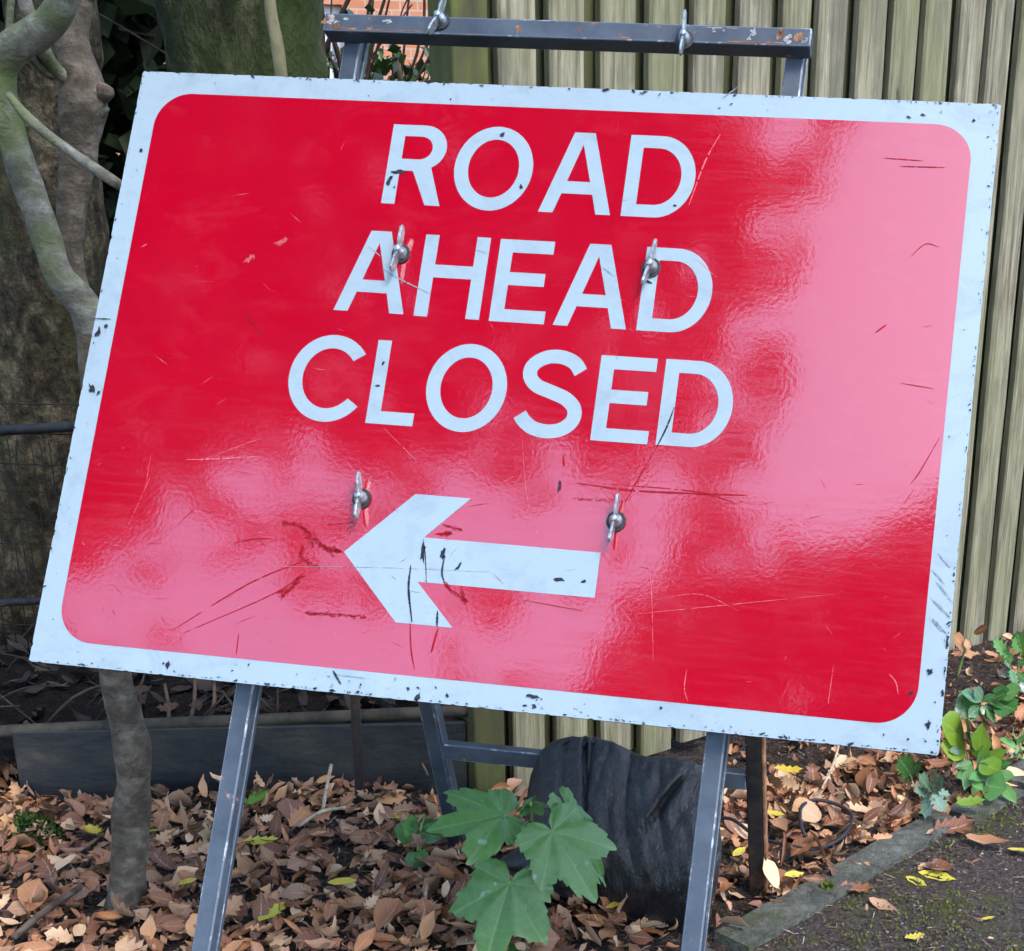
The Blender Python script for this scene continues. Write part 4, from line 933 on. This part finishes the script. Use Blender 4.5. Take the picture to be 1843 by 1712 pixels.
# sycamore seedling
ys = 1.74
syc = tag(empty('sycamore_seedling', G(968, 1668)), 'young sycamore seedling with large toothed green leaves in front of the sandbag', 'plant')
sb = G(968, 1668)
tube('stem', [(*sb, .0035), (*AY(970, 1600, sb.y - .03), .003), (*AY(966, 1545, ys + .04), .0028), (*AY(958, 1492, ys + .05), .0025), (*AY(956, 1450, ys + .06), .0015)], STALK, syc, seg=7)
def stalk(a, b, r=.0018): m = (a + b) / 2 + Vector((0, 0, .006)); tube('leaf_stalk', [(*a, r), (*m, r), (*b, r)], STALK, syc, seg=6, sub=3)
for (bu, bv, by, tu, tv, ty, nx, ws, node, dr) in (
        (906, 1468, ys + .02, 768, 1490, ys - .03, (-.1, -.62, .78), .80, (962, 1500), .05),
        (994, 1497, ys - .01, 1078, 1622, ys - .05, (.30, -.80, .52), .86, (964, 1495), .12),
        (917, 1590, ys - .04, 868, 1738, ys - .10, (-.05, -.80, .6), .96, (966, 1555), .10),
        (942, 1488, ys + .01, 938, 1520, ys - .01, (0, -.7, .7), .9, (958, 1480), .1),
        (955, 1450, ys + .05, 975, 1462, ys + .02, (.3, -.6, .7), 1.1, (956, 1452), .1),
        (952, 1450, ys + .05, 940, 1440, ys + .03, (-.4, -.6, .7), 1.1, (956, 1452), .1)):
    b_ = AY(bu, bv, by); t_ = AY(tu, tv, ty)
    palmate('leaf', b_, t_, Vector(nx), SYCAM, syc, ws, int(bu), dr); stalk(AY(node[0], node[1], ys + .045), b_)
palmate('leaf', AY(1020, 1455, ys + .03), AY(1106, 1595, ys + .02), Vector((.75, -.60, .25)), SYCAM, syc, .34, 9, .1)
for i, (tu, tv) in enumerate(((925, 1712), (955, 1702), (940, 1718))): leaf_at('leaf', AY(940, 1690, ys + .03), AY(tu, tv + 12, ys - .01), TOCAM, 1.5, SYCAM, syc, OVAL, .1, .2, i)

def plant(name, base_px, label, stems, leaves, mat, group=None):
    root = G(*base_px); t = tag(empty(name, root), label, 'plant', group)
    for i, (tu, tv, dy) in enumerate(stems):
        e = AY(tu, tv, root.y + dy); m = (root + e) / 2 + Vector((.004 * (-1) ** i, 0, .004)); tube('stem', [(*root, .0022), (*m, .002), (*e, .0013)], STALK, t, seg=6, sub=3)
    for i, l in enumerate(leaves):
        bu, bv, tu, tv, dy, wd, prof = l[:7]; mt = l[7] if len(l) > 7 else mat
        b_ = AY(bu, bv, root.y + dy); tp = AY(tu, tv, root.y + dy - .02 + random.uniform(-.015, .015))
        nrm = Vector((random.gauss(0, .3), -.7 + random.gauss(0, .2), .7)).normalized()
        leaf_at('leaf', b_, tp, nrm, wd, mt, t, prof, random.uniform(.05, .35), random.uniform(-.25, .25), i + int(bu))
    return t
plant('weed_seedling', (752, 1552), 'small round-leaved green seedling beside the rear left leg', [(757, 1480, 0), (765, 1468, 0)],
      [(754, 1505, 710, 1490, 0, 1.25, ROUND), (754, 1500, 725, 1482, .01, 1.2, ROUND), (756, 1535, 738, 1564, -.01, 1.3, ROUND), (758, 1500, 795, 1508, 0, 1., ROUND, HOLLYG), (760, 1490, 785, 1478, 0, .9, ROUND, HOLLYG), (763, 1478, 766, 1466, 0, .9, ROUND), (755, 1530, 762, 1550, 0, 1., ROUND), (750, 1490, 742, 1478, 0, 1., ROUND)], SOFTG)
plant('holly_seedling', (1668, 1482), 'silvery spiny holly seedling growing beside the kerb stone', [(1676, 1420, 0), (1670, 1440, 0)],
      [(1675, 1425, 1652, 1392, 0, 1.15, HOLLY), (1678, 1425, 1698, 1400, .01, 1.0, HOLLY), (1676, 1422, 1712, 1432, 0, 1.1, HOLLY), (1674, 1430, 1665, 1474, -.01, 1.15, HOLLY), (1678, 1430, 1702, 1462, -.01, 1.1, HOLLY), (1672, 1426, 1646, 1424, 0, 1., HOLLY), (1678, 1424, 1684, 1385, .02, .9, HOLLY), (1676, 1424, 1674, 1408, -.01, 1., HOLLY)], SILVER)
plant('holly_sprig', (1640, 1415), 'small dark holly sprig under the lower right corner of the sign', [(1632, 1390, 0)],
      [(1640, 1395, 1616, 1362, 0, 1.1, HOLLY), (1636, 1402, 1628, 1420, 0, 1., HOLLY), (1640, 1398, 1655, 1368, .01, 1., HOLLY)], HOLLYG)
plant('laurel_seedling', (1762, 1440), 'bright green leafy seedling with broad upright leaves right of the sign corner', [(1760, 1370, 0), (1740, 1350, .01), (1790, 1400, 0), (1765, 1330, .02)],
      [(1738, 1330, 1694, 1296, .02, 1.2, ROUND, LIME), (1745, 1345, 1738, 1288, .02, 1.3, ROUND, HOLLYG), (1740, 1352, 1694, 1340, .0, 1.2, ROUND, LIME), (1760, 1368, 1768, 1302, .0, 1.15, OVAL, LIME), (1775, 1370, 1812, 1350, .01, 1.3, OVAL, LIME), (1765, 1372, 1800, 1388, -.01, 1.4, ROUND, LIME), (1752, 1372, 1718, 1382, 0, 1.1, OVAL, HOLLYG), (1750, 1380, 1736, 1422, -.01, 1.2, OVAL), (1760, 1400, 1758, 1442, -.02, 1.2, OVAL), (1768, 1412, 1812, 1420, -.02, 1.5, ROUND), (1785, 1395, 1826, 1400, 0, 1.4, ROUND), (1800, 1408, 1830, 1446, -.01, 1., OVAL), (1745, 1392, 1720, 1400, 0, 1.2, OVAL), (1770, 1382, 1770, 1342, .01, 1.4, OVAL, HOLLYG), (1755, 1395, 1785, 1382, -.02, 1.3, ROUND, HOLLYG), (1735, 1362, 1705, 1368, 0, 1.2, OVAL, HOLLYG), (1730, 1345, 1700, 1322, .02, 1.3, OVAL, HOLLYG), (1758, 1350, 1735, 1318, .01, 1.2, OVAL), (1790, 1380, 1822, 1372, .0, 1.3, OVAL, HOLLYG), (1748, 1402, 1768, 1424, -.025, 1.3, OVAL), (1778, 1400, 1796, 1424, -.02, 1.3, ROUND, HOLLYG), (1730, 1350, 1708, 1352, -.01, 1.3, OVAL, SILVER), (1770, 1395, 1745, 1402, -.02, 1.2, OVAL)], SOFTG)
plant('ivy_plant', (1770, 1318), 'dark glossy ivy plant between the fence foot and the bright seedling', [(1765, 1262, 0), (1795, 1250, .02)],
      [(1765, 1262, 1728, 1246, 0, 1.3, OVAL), (1762, 1268, 1718, 1282, 0, 1.5, ROUND), (1768, 1262, 1792, 1250, 0, 1.3, OVAL), (1772, 1268, 1798, 1284, 0, 1.4, OVAL), (1766, 1270, 1776, 1290, -.01, 1.4, OVAL), (1795, 1250, 1806, 1232, .01, 1.4, ROUND, SOFTG), (1798, 1252, 1822, 1262, 0, 1.4, OVAL), (1760, 1275, 1758, 1262, .01, 1.2, OVAL), (1790, 1255, 1812, 1248, 0, 1.5, ROUND, HOLLYG), (1765, 1272, 1742, 1290, 0, 1.3, OVAL), (1778, 1262, 1810, 1278, 0, 1.4, OVAL), (1770, 1258, 1752, 1238, .01, 1.3, OVAL, SILVER), (1790, 1262, 1830, 1280, 0, 1.4, ROUND), (1800, 1252, 1838, 1240, .01, 1.4, ROUND, SOFTG), (1775, 1275, 1790, 1302, -.01, 1.3, OVAL)], HOLLYG)
plant('holly_shoot', (1832, 1258), 'upright glossy holly shoot at the right edge below the fence', [(1818, 1200, 0), (1838, 1170, 0)],
      [(1815, 1180, 1784, 1150, 0, 1., HOLLY, SOFTG), (1818, 1195, 1806, 1170, 0, 1.2, HOLLY, SOFTG), (1820, 1205, 1826, 1240, -.01, 1.1, HOLLY), (1838, 1172, 1830, 1135, 0, 1.3, HOLLY), (1838, 1180, 1852, 1150, 0, 1.2, OVAL, LIME), (1830, 1210, 1850, 1230, 0, 1.2, OVAL), (1818, 1208, 1800, 1218, 0, 1.1, HOLLY, SILVER), (1832, 1190, 1850, 1195, 0, 1.4, OVAL), (1822, 1200, 1808, 1190, 0, 1.3, OVAL), (1826, 1222, 1846, 1248, 0, 1.3, OVAL, SILVER), (1835, 1170, 1820, 1150, 0, 1.2, HOLLY, SOFTG)], HOLLYG)
plant('weed_sprig', (1838, 1372), 'narrow-leaved pale green weed at the right edge beside the kerb', [(1828, 1328, 0), (1842, 1310, 0)],
      [(1830, 1345, 1798, 1330, 0, .9, OVAL), (1830, 1340, 1845, 1320, 0, .9, OVAL), (1828, 1330, 1822, 1310, 0, .9, OVAL), (1834, 1350, 1815, 1368, 0, .8, LANCE), (1836, 1345, 1852, 1352, 0, 1., OVAL), (1826, 1345, 1840, 1368, 0, .9, OVAL)], SOFTG)
plant('withered_shoot', (1722, 1222), 'withered shoot with curled brown leaves against the fence foot', [(1735, 1165, 0), (1752, 1140, 0)],
      [(1735, 1165, 1715, 1140, 0, 1.4, OVAL, DEAD), (1740, 1168, 1748, 1186, 0, 1.2, OVAL, DEAD), (1738, 1150, 1744, 1172, 0, 1.2, OVAL, DEAD), (1752, 1140, 1778, 1128, 0, 1.3, OVAL, DEAD), (1730, 1170, 1718, 1180, 0, 1.2, OVAL, DEAD)], DEAD)

# ------------------------------------------------------------------ ground cover
def moss_tuft(name, c, r, n, mat, hgt):
    its = []
    for _ in range(n):
        a = random.uniform(0, 6.28); q_ = r * random.uniform(0, 1) ** .5; its.append((c[0] + q_ * math.cos(a), c[1] + q_ * math.sin(a), c[2] + hgt * (1 - (q_ / r) ** 2) * random.uniform(.4, 1), random.uniform(0, 6.28), random.uniform(-1.4, .2), 0, random.uniform(.006, .013), 0))
    return scatter(name, its, mat, LEAFQ, False)
tag(moss_tuft('moss_clump', G(52, 1512), .055, 900, DKMOSS, .045), 'dark green moss clump in the litter at the left edge', 'moss')
tag(moss_tuft('moss_clump', G(1490, 1612), .02, 160, MOSS, .02), 'small bright moss tuft growing on the kerb stone', 'moss')
its = []
for _ in range(20000):
    a, o_ = random.uniform(-.5, 1.7), random.uniform(.045, .75); p = K0 + KD * a + KN * o_
    if noise.noise(Vector((p.x * 4.2, p.y * 4.2, 20))) + .4 * noise.noise(Vector((p.x * 17, p.y * 17, 2))) + max(0, .12 - o_) * 3 < .12: continue
    its.append((p.x, p.y, .004, random.uniform(0, 6.28), random.uniform(-1.3, -.1), 0, random.uniform(.003, .007), 0))
tag(scatter('moss', its, MOSS, LEAFQ, False), 'patches of olive moss creeping over the dark path', 'moss', kind='stuff')

def litter_ok(p):
    if path_side(p.x, p.y) > -.01: return 0.
    f = (p - FP).dot(FN)
    if f < .03 and p.x > FP.x - .12: return 0.
    b_ = (p - B0).dot(BNV)
    if b_ < .01 and (p - B0).dot(BD) > -.02 and (p - B0).dot(BD) < 1.3: return 0.
    d = 1.
    if f < .30 and p.x > .0: d = .22                       # bare twiggy strip under the fence
    if p.x > -.35 and path_side(p.x, p.y) > -.13 and p.x < .12: d = .35
    return d
STICK = [(np.array([(0, -.04, 0), (1, -.03, .05), (1, .03, .05), (0, .04, 0), (.5, 0, .12)], float), [(0, 1, 4), (1, 2, 4), (2, 3, 4), (3, 0, 4)])]
its = []
for _ in range(40000):
    x, y = random.uniform(-1.6, 1.5), random.uniform(1.5, 3.8); p = Vector((x, y, 0)); k = path_side(x, y)
    if (p - FP).dot(FN) < -.01 and x > FP.x - .1: continue
    if k > -.005 and k < .05: 
        if random.random() < .85: continue
    if k > 0 and random.random() < .3: continue
    its.append((x, y, max(gh(x, y), -.004 if k > 0 else -1) + .003, random.uniform(0, 6.28), random.uniform(-.4, .1), random.uniform(-.5, .5), random.triangular(.004, .024, .007), 0))
tag(scatter('plant_debris', its, DEBRIS, STICK, False), 'fine brown twiggy debris covering the soil and path', 'debris', kind='stuff')

GRIT = [(np.array([(-.5, -.4, 0), (.5, -.3, 0), (.1, .5, 0), (0, 0, .45)], float), [(0, 1, 3), (1, 2, 3), (2, 0, 3)])]
its = []
for _ in range(26000):
    p = K0 + KD * random.uniform(-.5, 1.9) + KN * random.uniform(.05, .95)
    its.append((p.x, p.y, .0015 + .5 * gh(p.x, p.y), random.uniform(0, 6.28), random.gauss(0, .3), random.gauss(0, .3), random.triangular(.002, .009, .003), 0))
tag(scatter('path_grit', its, leaf_mat('grit', [(0., (.03, .022, .019)), (.6, (.085, .066, .057)), (.9, (.15, .12, .105)), (1., (.3, .26, .24))], True, .9, .2), GRIT, False), 'fine grey grit and stone chips over the path', 'grit', kind='stuff')
its = []
while len(its) < 8200:
    x, y = random.uniform(-1.75, 1.35), random.uniform(1.25, 3.6); p = Vector((x, y, 0))
    if random.random() > litter_ok(p): continue
    its.append((x, y, gh(x, y) + random.uniform(.001, .022), random.uniform(0, 6.28), random.gauss(0, .5), random.gauss(0, .6), random.triangular(.016, .058, .03), random.randrange(14)))
for _ in range(7000):
    x, y = random.uniform(-1.6, 1.35), random.uniform(1.3, 3.5); p = Vector((x, y, 0))
    if random.random() > litter_ok(p) + .1: continue
    its.append((x, y, gh(x, y) + random.uniform(.004, .026), random.uniform(0, 6.28), random.gauss(0, .6), random.gauss(0, .7), random.uniform(.006, .02), random.randrange(14)))
tag(scatter('leaf_litter', its, DEADS), 'thick layer of dry brown holly and laurel leaves on the ground', 'leaf litter', kind='stuff')
its = []
for _ in range(1500):
    p = B0 + BD * random.uniform(-1.2, .78) - BNV * random.uniform(.035, 1.7)
    if p.x > FP.x - .12: continue
    its.append((p.x, p.y, th(p.x, p.y) + random.uniform(.0, .02), random.uniform(0, 6.28), random.gauss(0, .4), random.gauss(0, .45), random.uniform(.03, .07), random.randrange(14)))
tag(scatter('shaded_litter', its, SHADELITTER), 'leaf litter coloured dark for the shade on the terrace behind the plank', 'leaf litter', kind='stuff')

VV, FF = [], []; off = 0
for i in range(150):
    a = B0 + BD * random.uniform(-.6, .72) - BNV * random.uniform(.05, .7); a.z = th(a.x, a.y); an = random.uniform(0, 6.28); ln = random.uniform(.06, .25)
    b = a + Vector((math.cos(an) * ln, math.sin(an) * ln * .5, random.uniform(.0, .16))); r = random.uniform(.0008, .003)
    v, f = tube_data([(*a, r), (*((a + b) / 2 + Vector((0, 0, random.gauss(.01, .02)))), r), (*b, r * .6)], seg=4, sub=3); VV += v; FF += [tuple(k + off for k in q_) for q_ in f]; off += len(v)
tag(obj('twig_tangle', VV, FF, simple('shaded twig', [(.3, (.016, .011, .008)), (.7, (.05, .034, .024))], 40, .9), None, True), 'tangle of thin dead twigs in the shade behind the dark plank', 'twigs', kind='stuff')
# larger leaves that can be picked out one by one
LM = []
for i, (v, f) in enumerate(VARS): LM.append(lv(mesh('fallen_leaf', v, f, DEAD, True), leaf_lv(len(v), PROFS[i])))
def put_leaf(me, p, yaw, pitch, roll, s_, name='fallen_leaf'):
    o = bpy.data.objects.new(name, me); C.objects.link(o); o.location = p; o.rotation_euler = (roll, pitch, yaw); o.scale = (s_,) * 3; return o
cnt = 0
while cnt < 270:
    u, v = random.uniform(-20, 1700), random.uniform(1390, 1730)
    if 905 < u < 1300 and v < 1650: continue
    p = G(u, v)
    if random.random() > litter_ok(p): continue
    o = put_leaf(LM[random.randrange(14)], p + Vector((0, 0, gh(p.x, p.y) + random.uniform(.014, .03))), random.uniform(0, 6.28), random.gauss(0, .45), random.gauss(0, .5), random.uniform(.036, .062))
    tag(o, 'dry brown curled leaf lying on top of the leaf litter', 'leaf', 'brown leaves on top of the litter'); cnt += 1
YM = [mesh('yellow_leaf', *leaf_arr(HOLLY, 1., .2, .3, .2, 1, .02), YELLOW, True), mesh('yellow_leaf', *leaf_arr(OVAL, 1., .2, .2, .1, 2, .02), YELLOW, True)]
for m_, pr in zip(YM, (HOLLY, OVAL)): lv(m_, leaf_lv(len(m_.vertices), pr))
GMh = mesh('holly_leaf', *leaf_arr(HOLLY, 1., .3, .3, .1, 5, .02), LIME, True); lv(GMh, leaf_lv(len(GMh.vertices), HOLLY))
for u, v, k, yaw, s_, name, lab in (
        (440, 1548, 0, .1, .058, 'yellow_leaf', 'spiny yellow-green holly leaf on the litter right of the left front leg'),
        (318, 1625, 1, .5, .034, 'yellow_leaf', 'small yellow leaf between the shrub stem and the left front leg'),
        (178, 1535, 0, 2.2, .05, 'yellow_leaf', 'yellow holly leaf peeping out left of the shrub stem base'),
        (268, 1530, 0, 1., .035, 'yellow_leaf', 'yellow holly leaf tip right beside the shrub stem'),
        (470, 1695, 0, 1.0, .05, 'yellow_leaf', 'yellow and tan leaf near the bottom edge beside the left front leg'),
        (592, 1622, 1, .2, .045, 'yellow_leaf', 'amber leaf on the litter left of the sycamore seedling'),
        (1392, 1413, 0, .1, .055, 'yellow_leaf', 'yellow holly leaf on bare soil right of the rusty rear leg'),
        (1372, 1490, 1, -.4, .042, 'yellow_leaf', 'yellow leaf touching the rusty rear leg'),
        (1318, 1572, 1, .9, .035, 'yellow_leaf', 'yellow leaf between the front and rear right legs'),
        (1410, 1608, 1, .6, .04, 'yellow_leaf', 'ochre leaf lying against the kerb stone'),
        (1630, 1585, 1, -.8, .042, 'yellow_leaf', 'bright yellow leaf on the path, left one of a touching pair'),
        (1652, 1578, 1, -.35, .062, 'yellow_leaf', 'long yellow leaf on the path, right one of a touching pair'),
        (1628, 1697, 0, .2, .032, 'yellow_leaf', 'yellow leaf on the path at the bottom edge'),
        (1812, 1535, 1, -.5, .05, 'yellow_leaf', 'pale yellow leaf on the path at the right edge'),
        (1765, 1662, 1, .1, .022, 'yellow_leaf', 'tiny pale yellow leaf on the dark path'),
        (690, 1500, 1, .1, .045, 'yellow_leaf', 'yellow leaf pointing at the small round-leaved seedling'),
        (1090, 1668, 1, .3, .032, 'yellow_leaf', 'yellow-green leaf in front of the sandbag')):
    p = G(u, v) + Vector((0, 0, .030 if path_side(G(u, v).x, G(u, v).y) < 0 else .006)); tag(put_leaf(YM[k], p, yaw, random.gauss(0, .12), random.gauss(0, .15), s_, name), lab, 'leaf')
tag(put_leaf(GMh, G(445, 1480) + Vector((0, 0, .03)), .9, -.25, .2, .05, 'holly_leaf'), 'fresh green holly leaf on the litter right of the left front leg', 'leaf')
tag(put_leaf(GMh, G(1718, 1478) + Vector((0, 0, .03)), .2, -.1, .2, .055, 'holly_leaf'), 'pale green holly leaf lying by the bright seedling', 'leaf')
PB_ = [mesh('path_leaf', *leaf_arr(pr, 1., .3, .4, .2, 8 + i, .03), DEAD, True) for i, pr in enumerate((HOLLY, OVAL, ROUND))]
for m_, pr in zip(PB_, (HOLLY, OVAL, ROUND)): lv(m_, leaf_lv(len(m_.vertices), pr))
for i, (u, v, yaw, s_, lab) in enumerate(((1510, 1608, -.15, .055, 'pinkish brown leaf on the path edge, left one of two meeting'), (1562, 1628, -.5, .048, 'pinkish brown leaf on the path edge, right one of two meeting'), (1660, 1572, -.1, .05, 'thin brown leaf above the yellow pair on the path'), (1680, 1505, .2, .075, 'large crumpled pale brown leaf on the kerb'), (1735, 1518, -.5, .08, 'long curled brown leaf on the path by the kerb'), (1800, 1420, .4, .06, 'brown leaf on the path beside the bright seedling'), (1720, 1450, -.2, .06, 'brown leaf tucked under the bright seedling'), (1770, 1340, .3, .05, 'brown leaf behind the bright seedling'))):
    p = G(u, v) + Vector((0, 0, .008)); tag(put_leaf(PB_[i % 3], p, yaw, random.gauss(0, .15), random.gauss(0, .2), s_, 'fallen_leaf'), lab, 'leaf')

# twigs and cable
def gtw(name, pts, r, mat, lab, z0=.03):
    P = [(*(G(u, v) + Vector((0, 0, z0 + z))), r) for u, v, z in pts]; return tag(tube(name, P, mat, None, seg=6, sub=4, rough=.15, rs=60), lab, 'twig')
gtw('twig', [(582, 1492, 0), (592, 1450, .012), (600, 1432, .03)], .0032, PALETWIG, 'pale bare twig standing out of the litter near the rusty stake')
gtw('twig', [(1478, 1447, 0), (1500, 1400, .005), (1512, 1352, .01)], .0025, PALETWIG, 'thin pale twig on the soil below the sign right of the rusty leg')
gtw('twig', [(30, 1722, .0), (90, 1682, .01), (150, 1640, .01)], .005, TWIG, 'grey-brown twig in the litter at the bottom left')
gtw('twig', [(690, 1350, .06), (730, 1380, .05), (772, 1432, .01)], .0022, TWIG, 'thin bent twig in front of the dark plank')
gtw('twig', [(540, 1517, 0), (580, 1500, .01), (625, 1492, .01)], .003, PALETWIG, 'pale stick lying in the litter below the rusty stake')
gtw('twig', [(752, 1720, 0), (765, 1690, .01), (770, 1640, .015)], .0022, PALETWIG, 'thin stem curving out of the soil left of the sycamore leaves')
for i, (u0, v0, u1, v1) in enumerate(((338, 1302, 350, 1215), (375, 1290, 385, 1225), (440, 1290, 455, 1240), (300, 1310, 296, 1240))):
    y = B0.y + .12; a, b = AY(u0, v0 + 14, y), AY(u1, v1 - 10, y + .02)
    tag(tube('twig', [(*a, .004), (*((a + b) / 2 + Vector((.006, 0, 0))), .0035), (*b, .003)], TWIG, None, seg=6, sub=3), ('crooked dead twig rising behind the dark plank, %s' % ('first right of the shrub stem', 'second right of the shrub stem', 'just right of the left front leg', 'closest to the shrub stem')[i]), 'twig')
cb = [(1290, 1500, .0), (1320, 1515, .01), (1360, 1535, .0), (1405, 1548, .0), (1460, 1562, .004), (1505, 1552, .01), (1528, 1528, .014), (1528, 1508, .016), (1500, 1494, .02), (1462, 1492, .025), (1440, 1505, .025), (1438, 1528, .02), (1446, 1545, .01)]
tag(tube('cable', [(*(G(u, v) + Vector((0, 0, .03 + z))), .0032) for u, v, z in cb], RUBBER, None, seg=8, sub=6), 'loop of thin black cable lying in the leaves by the kerb', 'cable')
